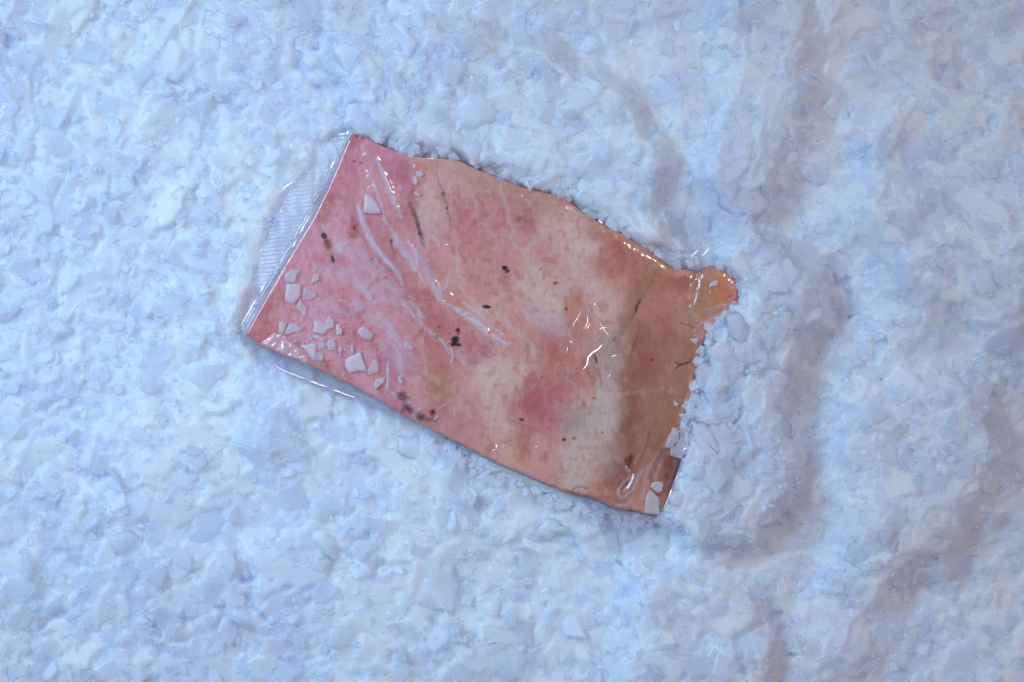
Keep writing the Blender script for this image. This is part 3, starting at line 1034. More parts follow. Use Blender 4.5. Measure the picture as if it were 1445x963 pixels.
me = sheet_with_skirt('pouch_film', FX, FY, ZW, [(0.8, -0.35), (1.3, -1.0), (1.5, -2.6), (1.6, -5.0), (1.6, -9.0)], {'frost_sheen': frost_sheen})
link('pouch_film', me, M_FILM, pack, True)
# added strips floating over the film, slope set to mirror the lamp
for k, (pts, w, r) in enumerate(GL):
    nu_, nv_ = 36, 7
    sp_ = smooth(pts, nu_)
    tn_ = np.gradient(sp_, axis=0)
    nn_ = np.stack([-tn_[:, 1], tn_[:, 0]], -1) / (np.hypot(tn_[:, 0], tn_[:, 1])[:, None] + 1e-9)
    t_ = np.linspace(0, 1, nu_)
    wv = w * (0.25 + 0.75 * np.sin(np.pi * np.clip(t_, 0.03, 0.97)) ** 0.7) * (1 + 0.45 * fbm(t_ * 40, t_ * 0 + k * 7.3, 5, 700 + k, 2))
    o_ = np.linspace(-1, 1, nv_)
    X_ = sp_[:, 0:1] + nn_[:, 0:1] * o_[None] * wv[:, None]
    Y_ = sp_[:, 1:2] + nn_[:, 1:2] * o_[None] * wv[:, None]
    base_ = float(fillet_z(sp_[:, 0], sp_[:, 1]).max()) + 0.95 if r < 2 else r
    gp = P(sp_[nu_ // 2, 0], sp_[nu_ // 2, 1], base_)
    lv = np.array([0.36, 0.30, 0.70]) - gp
    cv = np.array([0, 0, HC]) - gp
    hv = lv / np.linalg.norm(lv) + cv / np.linalg.norm(cv)
    sx_, sy_ = hv[0] / hv[2], hv[1] / hv[2]
    Z_ = base_ - (sx_ * (X_ - X_.mean()) - sy_ * (Y_ - Y_.mean())) * 0.2907 - 0.05 * (o_[None] ** 4) + 0 * X_
    Fc = grid_faces(nu_, nv_)
    cme = mesh_np('glint_strip', P(X_.ravel(), Y_.ravel(), Z_.ravel()), [4] * len(Fc), Fc.ravel())
    attr_f(cme, 'frost_sheen', np.zeros(nu_ * nv_))
    link('glint_strip', cme, M_FILM, pack, True)


def ruled(name, A, B, za, zb, nu, nv, mat, wrinkle=0.6, wscale=22, frost_sheen_fn=None, seed=0, parent=None, sag=0.0):
    """film between two edge lines"""
    a = smooth(A, nu)
    b = smooth(B, nu)
    v = np.linspace(0, 1, nv)[None, :, None]
    G = a[:, None] * (1 - v) + b[:, None] * v
    X, Y = G[..., 0], G[..., 1]
    vv = np.linspace(0, 1, nv)[None, :]
    uu = np.linspace(0, 1, nu)[:, None]
    za = np.interp(uu[:, 0], np.linspace(0, 1, len(za)), za)[:, None]
    zb = np.interp(uu[:, 0], np.linspace(0, 1, len(zb)), zb)[:, None]
    Z = za * (1 - vv) + zb * vv + wrinkle * (fbm(X, Y, wscale, seed, 3) + 0.5 * np.abs(fbm(X * 2.2, Y * 0.5, wscale, seed + 4, 3))) - sag * np.sin(vv * np.pi)
    F = grid_faces(nu, nv)
    me = mesh_np(name, P(X.ravel(), Y.ravel(), Z.ravel()), [4] * len(F), F.ravel())
    fr = frost_sheen_fn(X, Y, uu, vv) if frost_sheen_fn else np.zeros(X.shape)
    attr_f(me, 'frost_sheen', np.broadcast_to(fr, X.shape).ravel())
    return link(name, me, mat, parent, True)


# left seal strip: tight next to the fillet, ribbed band outside
ruled('seal_strip', [(494, 190), (476, 224), (454, 274), (430, 318), (406, 362), (380, 408), (356, 448), (343, 468)],
      [(488, 184), (452, 208), (424, 240), (402, 284), (380, 330), (364, 380), (354, 425), (339, 462)],
      [5.2, 4.8, 4.6, 4.2, 3.8, 3.4, 3.0], [2.4, 2.2, 2.6, 2.4, 2.2, 2.4, 2.6], 150, 40, M_SEAL, 0.55, 26,
      lambda X, Y, u, v: 0.42 * blob(X, Y, 392, 352, 34, 52, 22, rag=0.25) + 0.25 * blob(X, Y, 425, 282, 26, 40, 30, rag=0.4)
      + 0.5 * sstep(0.955, 0.985, v) * sstep(-0.2, 0.3, fbm(X, Y, 30, 305, 2)) - 0.2 * blob(X, Y, 388, 333, 8, 8, 0) - 0.15 * blob(X, Y, 375, 357, 4, 4, 0), 300, pack)
# folded weld rib along the strip, its highlights painted as white streaks
ruled('weld_rib', [(489, 205), (470, 240), (452, 276), (428, 322), (402, 368), (378, 410), (356, 446), (344, 466)],
      [(486, 203), (466, 238), (446, 274), (421, 318), (394, 366), (371, 408), (350, 442), (341, 462)],
      [5.0, 4.8, 4.8, 4.4, 4.2, 3.8, 3.6], [4.0, 4.2, 3.6, 4.4, 3.0, 3.0, 2.8], 140, 12, M_LOOSE, 0.7, 14,
      lambda X, Y, u, v: 0.12 + 0.7 * sstep(0.0, 0.4, fbm(X, Y, 22, 320, 3)) * sstep(0.0, 0.4, v) * sstep(1.0, 0.7, v), 310, pack, sag=-1.0)
# loose film below the lower long edge
ruled('film_margin', [(343, 468), (368, 488), (400, 503), (436, 518), (480, 540), (520, 560), (560, 584), (620, 616), (668, 641)],
      [(337, 463), (357, 492), (384, 516), (430, 541), (484, 561), (530, 579), (572, 598), (626, 622), (672, 645)],
      [4.0, 5.8, 6.0, 6.2, 6.2, 6.2], [3.2, 1.6, 1.8, 2.0, 2.8, 4.0], 200, 30, M_LOOSE, 0.6, 24,
      lambda X, Y, u, v: 0.04 + 0.12 * sstep(0.1, 0.6, fbm(X, Y, 30, 340, 3)) + 0.45 * sstep(0.93, 0.97, v) * sstep(-0.1, 0.3, fbm(X, Y, 34, 345, 2)), 330, pack, sag=0.3)
ruled('film_fold', [(386, 513), (400, 521), (420, 529), (450, 539), (480, 552), (520, 567), (560, 587), (600, 604)],
      [(386, 516), (402, 527), (424, 535), (452, 544), (482, 556), (522, 571), (562, 590), (600, 606)],
      [3.4, 4.0, 4.2, 4.2, 4.6], [2.4, 2.2, 2.6, 3.2, 4.2], 150, 10, M_LOOSE, 0.25, 18,
      lambda X, Y, u, v: (0.75 * sstep(0.8, 0.1, u) + 0.12) * sstep(0.0, 0.3, v) * sstep(1.0, 0.6, v), 350, pack, sag=-0.8)  # white streak paints the bright highlight on the fold
# upper right empty corner of the pouch
ruled('film_corner', [(925, 364), (948, 376), (975, 380), (1000, 376), (1020, 378), (1042, 392)],
      [(938, 292), (970, 296), (1005, 303), (1035, 306), (1066, 320), (1078, 360)],
      [5.2, 5.0, 5.0, 5.5], [5.0, 5.5, 5.5, 6.5, 9.5], 90, 50, M_FILM, 0.8, 34,
      lambda X, Y, u, v: 0.08 + 0.25 * sstep(0.93, 0.99, v) + 0 * u, 360, pack)
# lower right weld, whitened to paint the highlight along it
ruled('edge_weld', [(962, 645), (958, 660), (950, 682), (941, 705), (933, 726)],
      [(967, 646), (963, 664), (954, 688), (944, 710), (934, 728)],
      [7.8, 7.0, 6.6, 6.4], [6.6, 5.6, 5.0, 5.2], 70, 10, M_LOOSE, 0.35, 14,
      lambda X, Y, u, v: 0.55 + 0 * X, 370, pack, sag=-0.5)
# film draped under the lower right corner
ruled('film_skirt', [(790, 690), (815, 698), (842, 705), (868, 717), (895, 722), (932, 728)],
      [(812, 702), (838, 726), (852, 760), (862, 776), (900, 760), (936, 738)],
      [5.0, 5.0, 5.0, 5.0], [4.6, 4.0, 4.4, 4.6], 80, 30, M_LOOSE, 0.8, 24,
      lambda X, Y, u, v: 0.05 + 0 * X, 380, pack)
# narrow film lip along the upper long edge
ruled('film_lip', [(520, 198), (560, 215), (600, 223), (648, 228), (700, 251), (760, 271), (800, 284), (830, 306), (880, 332), (930, 366)],
      [(526, 194), (564, 207), (604, 219), (652, 223), (704, 246), (764, 264), (806, 276), (838, 298), (886, 325), (936, 361)],
      [5.4, 5.4, 5.4, 5.4], [4.4, 4.8, 4.2, 4.6, 4.2], 200, 10, M_LOOSE, 0.5, 16,
      lambda X, Y, u, v: 0.22 * sstep(0.0, 0.4, fbm(X, Y, 20, 391, 2)) + 0 * v, 390, pack, sag=-0.5)  # patchy whitening paints the thin highlight of the lip


# ------------------------------------------------------------------ traced flakes: each its own object
def flake_mesh(name, poly, zc, thick, tilt=(0, 0), tint=0.6, bevel=0.86, dome=0.25, mids=True, rag=0.045):
    """poly in photo px, zc mm (centre height of the flake), tilt = (dz/dx, dz/dy) in mm per px"""
    p = [np.array(q, float) for q in poly]
    if mids:
        q = []
        n = len(p)
        for i in range(n):
            a, b = p[i], p[(i + 1) % n]
            q.append(a)
            d = b - a
            L = np.hypot(*d)
            if L > 5:
                nrm = np.array([d[1], -d[0]]) / L
                k = 2 if L > 18 else 1
                for j in range(1, k + 1):
                    q.append(a + d * (j / (k + 1)) + nrm * rng.normal(0, rag) * L)
        p = q
    p = np.array(p)
    c = p.mean(0)
    n = len(p)
    V = []
    zz = rng.normal(0, 0.10 * thick, n)
    rel = p - c
    r = np.hypot(rel[:, 0], rel[:, 1])
    rm = r.max()
    t = thick / 2

    def zat(q):
        d = q - c
        return zc + d[..., 0] * tilt[0] + d[..., 1] * tilt[1]
    inn = c + rel * (1 - (1 - bevel) * np.minimum(1.0, rm / r * 0.8))[:, None] + rng.normal(0, 0.02, (n, 2)) * rm
    in2 = c + rel * 0.45 + rng.normal(0, 0.03, (n, 2)) * rm
    outr = p
    bot = c + rel * (bevel - 0.05)
    rings = [(in2, t * (1 + dome) + rng.normal(0, .06, n) * thick), (inn, t * np.ones(n) + rng.normal(0, .05, n) * thick), (outr, zz - (0.1 if bevel > 0.8 else 0.6) * t), (bot, -t * np.ones(n))]
    for q, dz in rings:
        V.append(P(q[:, 0], q[:, 1], zat(q) + dz))
    V = np.concatenate(V)
    V = np.concatenate([V, P(c[0], c[1], zc + t * (1 + dome * 1.2)).reshape(1, 3)])
    loops, sizes = [], []
    for i in range(n):
        j = (i + 1) % n
        loops += [4 * n, i, j]
        sizes.append(3)
    for k in range(3):
        for i in range(n):
            j = (i + 1) % n
            loops += [k * n + i, (k + 1) * n + i, (k + 1) * n + j, k * n + j]
            sizes.append(4)
    loops += [3 * n + i for i in range(n - 1, -1, -1)]
    sizes.append(n)
    # photo y is down: wind by signed area so that normals point up
    ar = np.sum(p[:, 0] * np.roll(p[:, 1], -1) - np.roll(p[:, 0], -1) * p[:, 1])
    if ar > 0:
        out = []
        s = 0
        for m in sizes:
            out += loops[s:s + m][::-1]
            s += m
        loops = out
    cen = V[:-1].mean(0)
    me = mesh_np(name, V - cen, sizes, loops)
    attr_f(me, 'tint', np.full(len(V), tint))
    return me, cen


def film_top(cx, cy):
    a, b = np.array([float(cx)]), np.array([float(cy)])
    return float(fillet_z(a, b)[0]) + 0.6


# chips lying on the pack: (outline, label, height above film mm or None, tint)
CHIPS = [
    ([(400, 390), (411, 379), (423, 381), (416, 399), (404, 399.5)], 'pale ice chip with curved top, uppermost of the cluster on the left end', .5),
    ([(404, 400), (425, 401), (423, 419), (413, 430), (402, 425)], 'blocky opaque ice chip directly under the curved uppermost one on the left end', .8),
    ([(423, 421), (427, 428), (433, 434), (432, 443), (428, 448), (423, 439), (418, 436)], 'narrow leaf shaped ice chip pointing down below the blocky chip', .4),
    ([(430, 405), (448, 415), (437, 425), (426, 423), (427, 410)], 'see-through diamond ice chip right of the blocky chip', .1),
    ([(443, 387), (450, 387), (450, 395), (436, 402)], 'small wedge of ice just above the see-through diamond chip', .4),
    ([(407, 458), (417, 456), (427, 465), (418, 469), (400, 473)], 'arched bluish ice chip beside the dark crease near the frosted corner', .5),
    ([(394, 454), (404, 455), (404, 460), (398, 473), (392, 469)], 'pinkish upright ice sliver just left of the arched bluish chip', .4),
    ([(442, 452), (453, 453), (458, 457), (464, 445), (472, 452), (471, 461), (462, 466), (455, 473), (440, 469)], 'jagged wide ice chip with a star point at its upper right', .6),
    ([(474, 459), (478, 458), (483, 465), (482, 473), (475, 473)], 'small bright ice chip touching the right side of the jagged star chip', .9),
    ([(442, 473), (448, 473), (459, 480), (456, 482), (442, 477)], 'thin flat sliver of ice under the jagged star chip', .6),
    ([(422, 487), (447, 484), (446, 494), (442, 508), (436, 503), (433, 495)], 'pale ice triangle with its point down, next to the frosted pink corner', .7),
    ([(448, 484), (455, 484), (458, 488), (450, 495), (447, 494)], 'small glassy chip tucked against the pale down-pointing triangle', .2),
    ([(463, 479), (472, 477), (474, 488), (471, 495), (463, 495), (461, 485)], 'squarish grey ice chip in the middle of the left end cluster', .4),
    ([(448, 496), (455, 500), (456, 509), (439, 509), (442, 503)], 'half round clear chip below the pale down-pointing triangle', .3),
    ([(514, 459), (520, 466), (527, 471), (522, 481), (511, 477), (503.5, 469), (506, 464)], 'lone kite shaped ice chip with a brown rim, upper right of the big triangle', .5),
    ([(508, 495), (518, 525), (503, 524), (493, 527), (486, 516), (488, 507)], 'largest ice chip of the left end, a smooth blue white triangle', .9),
    ([(525, 508), (532, 507), (535, 517), (533, 525), (520, 530), (517, 524), (523, 517)], 'notched clear chip standing just right of the largest triangle', .3),
    ([(529, 535), (543, 532), (542, 540), (531, 549), (526.5, 545)], 'speckled lens shaped chip by the lower edge of the pack', .5),
    ([(481, 488), (483, 492), (479.5, 501), (476, 496)], 'tiny leaf of ice between the squarish grey chip and the largest triangle', .5),
    ([(497, 485), (499, 492), (498, 499), (494, 494)], 'tiny upright splinter just above the tip of the largest triangle', .6),
    ([(515, 272), (525, 278), (538, 298), (537, 301.5), (512, 300), (514, 285)], 'lone white ice triangle between film folds near the top corner of the pack', .9),
    ([(587, 243), (593, 240.5), (598, 245.5), (595, 250), (587, 248.5)], 'small rounded chip near the upper edge beside the orange patch', .6),
    ([(586, 249), (590, 253), (587.5, 262), (583, 259), (583.5, 251)], 'small upright chip hanging below the rounded one near the upper edge', .6),
    ([(587.5, 269), (594, 275), (589, 277), (583.5, 273.5)], 'tiny star of ice below the two small chips near the upper edge', .6),
    ([(1005, 397), (1013, 396), (1012, 402.5), (999.5, 407), (1000, 402)], 'slim white chip lying on the orange tail stump', .8),
    ([(1001, 408), (1007.5, 415.5), (999.5, 414)], 'tiny chip just under the slim white one on the orange tail stump', .6),
    ([(973, 479), (986, 475), (982.5, 487)], 'small lone ice triangle at the right edge of the flesh below the tail', .8),
    ([(928, 679), (936, 681), (934, 694), (927.5, 696), (917, 687), (920, 681.5)], 'ragged chip on the dark red cut face, the upper of two there', .7),
    ([(919, 692), (930, 703), (930.5, 727), (909, 724.5), (910, 708), (914.5, 693)], 'tall pointed chip on the bottom right corner of the pack', .6),
    ([(951, 564), (958, 570), (955, 575), (950, 571)], 'tiny pale crumb on the olive edge of the flesh near the ice heap', .6),
    ([(570, 483), (577, 482), (584, 491), (580, 496), (571, 492.5)], 'oval reflection shaped as a chip on the pink flesh left of the largest black spot', .2),  # light reflection on the film, modelled as a chip
    ([(560, 533), (564, 530), (569, 538), (567, 543), (562, 540)], 'tiny brown rimmed oval chip beside the speckled lens chip', .2),
]
ci = 0
for poly, lab, tint in CHIPS:
    cx = np.mean([q[0] for q in poly])
    cy = np.mean([q[1] for q in poly])
    a, b = np.array([cx]), np.array([cy])
    z0 = max(film_top(qx * 0.75 + cx * 0.25, qy * 0.75 + cy * 0.25) for qx, qy in poly)
    th = 0.85
    tl = rng.normal(0, 0.010, 2)
    me, cen = flake_mesh('ice_chip', poly, z0 + th * 0.42, th, tl, tint, bevel=0.88, dome=0.10)
    o = link('ice_chip', me, M_CHIP, smooth_=True)
    o.location = cen
    tag(o, lab, 'ice chip', 'ice chips lying on the fish pack')

# larger flakes in the ice: (outline, label, z mm absolute or None = on the ice, thickness, tint)
FL = [
    ([(949, 603), (959, 608), (957, 623.5), (949, 632), (937.5, 631.5), (942, 617.5)], 'neat four sided flake overlapping the dark red cut face of the pack', 9.5, 1.4, .8),
    ([(960, 609), (976, 619), (970, 636), (962, 648), (946, 643), (945, 633), (955, 626)], 'flake wedged behind the neat four sided one at the cut face', 8.6, 1.4, .7),
    ([(973, 590), (994, 596), (1007.5, 609), (1014, 630), (1020, 654), (999, 657), (990, 642), (975.5, 612)], 'long petal shaped flake pointing up at the glossy film tip right of the pack', 12.2, 1.8, .8),
    ([(977, 624), (993, 648), (973, 667), (962, 663), (965, 648)], 'tapered flake below the long petal beside the bright weld', 10.0, 1.5, .7),
    ([(951, 690), (969, 695), (965, 709), (958, 719), (944, 712), (946.5, 697.5)], 'single squarish flake just right of the bright weld at the bottom corner', 6.5, 2.0, .8),
    ([(994, 510), (1007, 518), (1015.5, 537), (1005, 553), (994, 556), (984, 547), (981, 530), (979, 524)], 'rounded blue white flake leaning on the right edge of the flesh', 11.2, 2.2, .9),
    ([(1014, 511), (1031, 521), (1029, 535.5), (1034, 544), (1010, 557), (1003, 553), (1012, 541)], 'flake fanning out right of the rounded one at the right edge of the flesh', 10.3, 1.6, .8),
    ([(1001, 490.5), (1020, 480), (1036.5, 502), (1024, 512), (1007, 508)], 'frosty chunk above the rounded flake at the right edge of the flesh', 10.2, 2.4, .9),
    ([(1025, 441), (1041, 440), (1052, 455), (1056, 465), (1053, 479), (1043, 492), (1031, 475), (1026, 462)], 'big smooth flake standing just below the tail stump', 12.5, 1.8, .85),
    ([(995, 471), (1005, 461), (1024, 441), (1025, 463), (1017, 473), (1002, 485)], 'mauve see-through slab lying against the underside of the tail stump', 8.4, 1.4, .25),
    ([(973, 565), (983.5, 556), (999.5, 563), (1001, 572), (991, 573), (979, 576)], 'glassy rounded flake over the red gap at the right edge', 9.6, 1.4, .3),
    ([(967.5, 568), (973, 580.5), (960, 575.5)], 'small white ice triangle poking onto the olive flesh', 9.8, 1.0, .8),
    ([(957.5, 584), (976, 579), (995, 574), (992, 586.5), (981, 590), (959, 589)], 'long wedge flake lying level across the right edge under the small triangle', 10.8, 1.3, .8),
    ([(874, 739), (902, 732), (946.5, 741), (946.5, 767), (939, 792), (906, 804), (893.5, 813), (881, 802.5), (867, 792)], 'largest smooth ice block, just below the bottom right corner of the pack', 8.5, 4.5, .9),
    ([(918, 802), (943, 795), (941, 827)], 'pointed flake hanging below the largest smooth block', 6.6, 1.6, .8),
    ([(1040, 764), (1054, 758), (1061, 771), (1054, 788), (1044, 792), (1036.5, 778)], 'clear oval flake with a bright rim below the right ice heap', 11.0, 1.4, .05),
    ([(656, 127), (679, 120), (699, 136.5), (706, 156.5), (692.6, 176), (669, 186), (646, 176), (639.5, 150)], 'large smooth round ice lump above the upper edge of the pack', 9.0, 5.0, .95),
    ([(832, 180), (860, 172), (878, 174), (892, 193), (888.6, 206), (855, 228), (838, 222), (832, 205)], 'rounded pale block in the mound above the pack, right of its middle', 8.6, 4.0, .8),
    ([(879, 210), (900, 206), (915, 210), (927, 221), (912, 233), (890, 234), (868, 224)], 'glassy lens flake just right of and below the rounded pale block', 9.0, 1.8, .3),
    ([(492, 148), (520, 146), (551, 150), (546, 170), (540, 186), (530, 200), (516.5, 188), (500, 184), (484, 172)], 'broad smooth slab covering the top corner of the pack', 9.2, 2.4, .8),
    ([(553, 162), (561, 158), (552, 180), (546, 196), (538, 196), (544, 180)], 'narrow clear bar of ice beside the broad slab at the top corner', 9.0, 1.8, .15),
    ([(589.6, 163), (608, 163), (606, 176), (589.6, 200), (573, 210), (561, 203), (562, 190)], 'thick finger of ice slanting down to the upper edge of the pack', 9.2, 3.0, .9),
    ([(676, 213), (701, 210), (702, 231), (680, 238), (673, 226)], 'square sided flake dipping toward the upper edge of the pack', 8.4, 1.8, .8),
    ([(742, 213), (756, 211), (764, 223), (759, 236), (746, 243), (737.5, 229.6)], 'standing oval flake with a split down its middle above the upper edge', 9.0, 2.2, .9),
    ([(815.5, 253), (839, 246), (855, 259.5), (852, 296), (835.5, 301), (815.5, 289), (807, 276)], 'big rounded block pressed against the wavy film at the upper edge', 9.0, 4.0, .85),
    ([(761, 238), (790, 236), (812, 238), (812, 249.5), (785, 252), (759, 249.5)], 'long level bar of ice left of the big rounded block', 8.6, 2.2, .9),
    ([(931.6, 305), (941.5, 306.5), (946.5, 320), (931.6, 318)], 'small flat flake on the cliff at the right end of the upper mound', 8.4, 1.2, .7),
    ([(920, 305), (931.6, 308), (930, 320), (925, 328), (916.6, 320)], 'small pale flake left of the flat one on the cliff of the upper mound', 8.8, 1.4, .8),
    ([(933, 325), (946.5, 336), (958, 354.6), (943, 353), (933, 340)], 'pointed flake hanging down at the foot of the upper mound cliff', 8.0, 1.4, .7),
    ([(921.6, 353), (950, 354.6), (973, 363), (956.5, 369.6), (946.5, 374.6), (923, 363)], 'long mauve glassy flake lying on the upper edge before the tail', 7.6, 1.3, .3),
    ([(904, 346), (915, 345), (922, 356), (912, 355)], 'small lilac flake half under the film edge left of the long mauve one', 6.8, 1.0, .35),
    ([(1086, 492.5), (1119, 506), (1099, 526), (1066, 526)], 'four sided pale flake in the middle of the right heap', None, 2.0, .8),
    ([(1086, 489), (1112, 474), (1137.5, 457.6), (1132.6, 446), (1106, 439), (1079, 469)], 'broad leaf shaped flake pointing right across the heap beyond the tail', None, 2.0, .8),
    ([(1119, 336), (1150, 345), (1166, 363), (1162.5, 383), (1132.6, 386), (1116, 366)], 'wide flake on the upper rim of the right heap', None, 2.4, .9),
    ([(259.5, 757), (276, 727), (310, 719), (331, 727), (310, 752.5), (293, 765), (268, 765)], 'large smooth oval flake in the hollow at the lower left', None, 3.0, .55),
    ([(439.5, 744), (460, 744), (477, 769), (473, 794), (456, 786)], 'long smooth flake standing in the hollow below the pack', None, 2.2, .6),
    ([(441, 782), (472, 793), (458, 812), (440, 806)], 'white wedge under the long smooth flake below the pack', None, 2.2, .95),
    ([(115, 911.6), (134, 943), (151, 945), (167, 920), (155, 886.5), (125.6, 891)], 'grey blue clear flake near the bottom left corner', None, 2.4, .1),
    ([(146.5, 752.5), (184, 748), (197, 757), (180, 778), (163, 786)], 'grey half moon flake left of the large smooth oval', None, 2.2, .4),
    ([(1223.6, 738), (1249, 761), (1244.5, 777.6), (1211, 807), (1190, 792)], 'flat lilac grey slab among white ice at the lower right', None, 2.2, .1),
    ([(1345, 698), (1378, 698), (1380, 740), (1347, 748), (1340, 722)], 'bright squarish block right of the lilac grey slab', None, 3.0, .95),
    ([(1346, 80.5), (1352.6, 104), (1349, 129), (1322, 122.5), (1332.5, 97)], 'white kite shaped flake near the top right corner', None, 2.2, .9),
    ([(1134.5, 228), (1161, 231.5), (1175, 248), (1158, 263.4), (1134.5, 255)], 'flake jutting into the shaded gully right of the upper mounds', None, 1.8, .7),
    ([(1104, 216), (1131, 213), (1134.5, 228), (1111, 236.6)], 'small flake on the lip of the gully just left of the jutting one', None, 1.6, .75),
    ([(1272, 43.6), (1285, 48), (1295.6, 60), (1292, 74), (1275, 67)], 'little oval flake near the top edge toward the right', None, 1.6, .5),
    ([(193, 71), (213, 63), (229, 70), (229, 86), (206, 83)], 'grey clear flake in the bright ice near the top left', None, 1.6, .05),
    ([(156, 123), (199, 113), (199, 136), (178, 142), (156, 139.5)], 'faint grey flake below the grey clear one near the top left', None, 1.6, .15),
    ([(222.6, 246), (239, 222.6), (276, 219), (252.5, 239)], 'slanting glassy flake left of the upper part of the seal strip', None, 1.6, .15),
    ([(153, 246), (186, 246), (196, 266), (173, 286), (149.5, 276)], 'grey blue five sided flake with a dark crack, far left', None, 2.0, .1),
    ([(289, 179), (311, 179), (311, 209), (289, 206)], 'upright rectangular clear flake left of the top corner', None, 1.6, .15),
    ([(233, 113), (276, 70), (287, 80), (247, 120)], 'long slanting pale flake near the top left', None, 1.8, .7),
    ([(1312, 470), (1345, 440), (1372, 400), (1362, 430), (1340, 480), (1322, 498)], 'thin clear shard standing on edge at the far right', None, 1.4, .1),
    ([(1008, 250), (1040, 246), (1075, 262), (1082, 300), (1040, 306), (1012, 290)], 'soft white lump behind the clear film corner', None, 4.0, .95),
    ([(995, 602), (1020, 594), (1040, 606), (1034, 640), (1014, 640)], 'pale flake right of the long petal in the heap', None, 1.8, .8),
    ([(1050, 575), (1090, 560), (1110, 590), (1120, 620), (1085, 610)], 'long curved flake in the lower heap pointing to its outer cliff', None, 1.8, .75),
    ([(1060, 640), (1092, 628), (1118, 660), (1124, 690), (1086, 680)], 'broad flake on the outer rim of the lower heap', None, 2.0, .85),
    ([(1060, 815), (1090, 790), (1100, 800), (1080, 835)], 'thin clear flake below the oval with the bright rim', None, 1.4, .1),
    ([(590, 600), (618, 592), (632, 606), (628, 622), (600, 624)], 'grey flake half under the lower edge of the pack', 1.0, 1.6, .6),
    ([(560, 615), (588, 612), (600, 632), (588, 650), (562, 640)], 'pale rounded flake in front of the lower edge of the pack', None, 2.0, .9),
    ([(456, 600), (490, 590), (505, 606), (498, 626), (470, 630)], 'bright white chunk below the loose film margin', None, 2.6, .95),
    ([(735, 740), (790, 735), (808, 748), (760, 766), (738, 760)], 'wide flat flake below the middle of the lower edge', None, 1.8, .5),
    ([(808, 752), (832, 745), (834, 758), (812, 768)], 'lens flake just right of the wide flat one below the lower edge', None, 1.6, .6),
    ([(1016, 368), (1032, 372), (1044, 380), (1040, 391), (1026, 386)], 'pale flake resting on the upper edge of the orange tail stump', 9.6, 1.3, .8),
    ([(1043, 398), (1054, 396), (1062, 408), (1056, 424), (1045, 418)], 'upright pale flake closing the tip of the orange tail stump', 9.4, 1.3, .75),
    ([(1028, 438), (1040, 430), (1050, 434), (1044, 444)], 'small flake in the corner under the tip of the tail stump', 9.6, 1.0, .8),
    ([(575, 820), (640, 790), (650, 830), (640, 870), (590, 856)], 'big dull grey flake at the bottom middle', None, 2.0, .2),
]
for poly, lab, zc, th, tint in FL:
    cx = np.mean([q[0] for q in poly])
    cy = np.mean([q[1] for q in poly])
    tl = rng.normal(0, 0.02, 2)
    if th > 2.3:
        th *= 0.5
    if zc is not None and (cy < 262 or cy > 725):
        zc = min(zc, hlocal(cx, cy) + 0.3)
    if zc is not None and cx > 940 and 430 < cy < 725:
        zc = max(zc, hlocal(cx, cy) + 0.7)
    if zc is None:
        xs = np.array([q[0] for q in poly] + [cx])
        ys = np.array([q[1] for q in poly] + [cy])
        hh = height(xs, ys)
        zc = float(hh.mean()) - 0.5 + th * 0.3
        A = np.stack([xs - xs.mean(), ys - ys.mean(), np.ones(len(xs))], -1)
        sol = np.linalg.lstsq(A, hh, rcond=None)[0]
        tl = tl + np.clip(sol[:2] * 0.7, -0.12, 0.12)
    me, cen = flake_mesh('ice_flake', poly, zc, th, tl, tint, bevel=0.72, dome=0.45, rag=0.085)
    o = link('ice_flake', me, M_CHIP if zc > 7 and cx > 930 and cx < 1060 else M_ICE, smooth_=th > 1.6)
    o.location = cen
    tag(o, lab, 'ice flake', 'larger ice flakes around the pack')

# fine crumbs around the chips
cg = np.random.default_rng(91)
Vc, Lc_, Sc_ = [], [], []
oc = 0
for _ in range(120):
    a_ = cg.random()
    cx, cy = (cg.normal(455, 34), cg.normal(480, 26)) if a_ < 0.75 else (cg.uniform(400, 640), cg.uniform(380, 580))
    if sdf(np.array([cx]), np.array([cy]), OUT)[0] < 6:
        continue
    r_ = cg.uniform(0.7, 2.6)
    kq = int(cg.integers(4, 7))
    an = np.sort((np.arange(kq) + cg.uniform(-.35, .35, kq)) / kq * 6.2832)
    rad = r_ * cg.uniform(0.6, 1.15, kq)
    zc = film_top(cx, cy) - 0.1
    px_, py_ = cx + np.cos(an) * rad, cy - np.sin(an) * rad
    top_ = P(cx + (px_ - cx) * 0.7, cy + (py_ - cy) * 0.7, zc + 0.3 + 0.12 * r_)
    bot_ = P(px_, py_, zc - 0.1)
    Vc += [top_, bot_]
    Lc_ += [oc + i for i in range(kq)]
    Sc_.append(kq)
    for i in range(kq):
        j = (i + 1) % kq
        Lc_ += [oc + i, oc + kq + i, oc + kq + j, oc + j]
        Sc_.append(4)
    oc += 2 * kq
me = mesh_np('ice_crumbs', np.concatenate(Vc), Sc_, Lc_)
attr_f(me, 'tint', np.full(oc, 0.5))
o = link('ice_crumbs', me, M_CHIP)
tag(o, 'fine ice crumbs sprinkled between the chips on the left end of the pack', 'ice crumbs', kind='stuff')

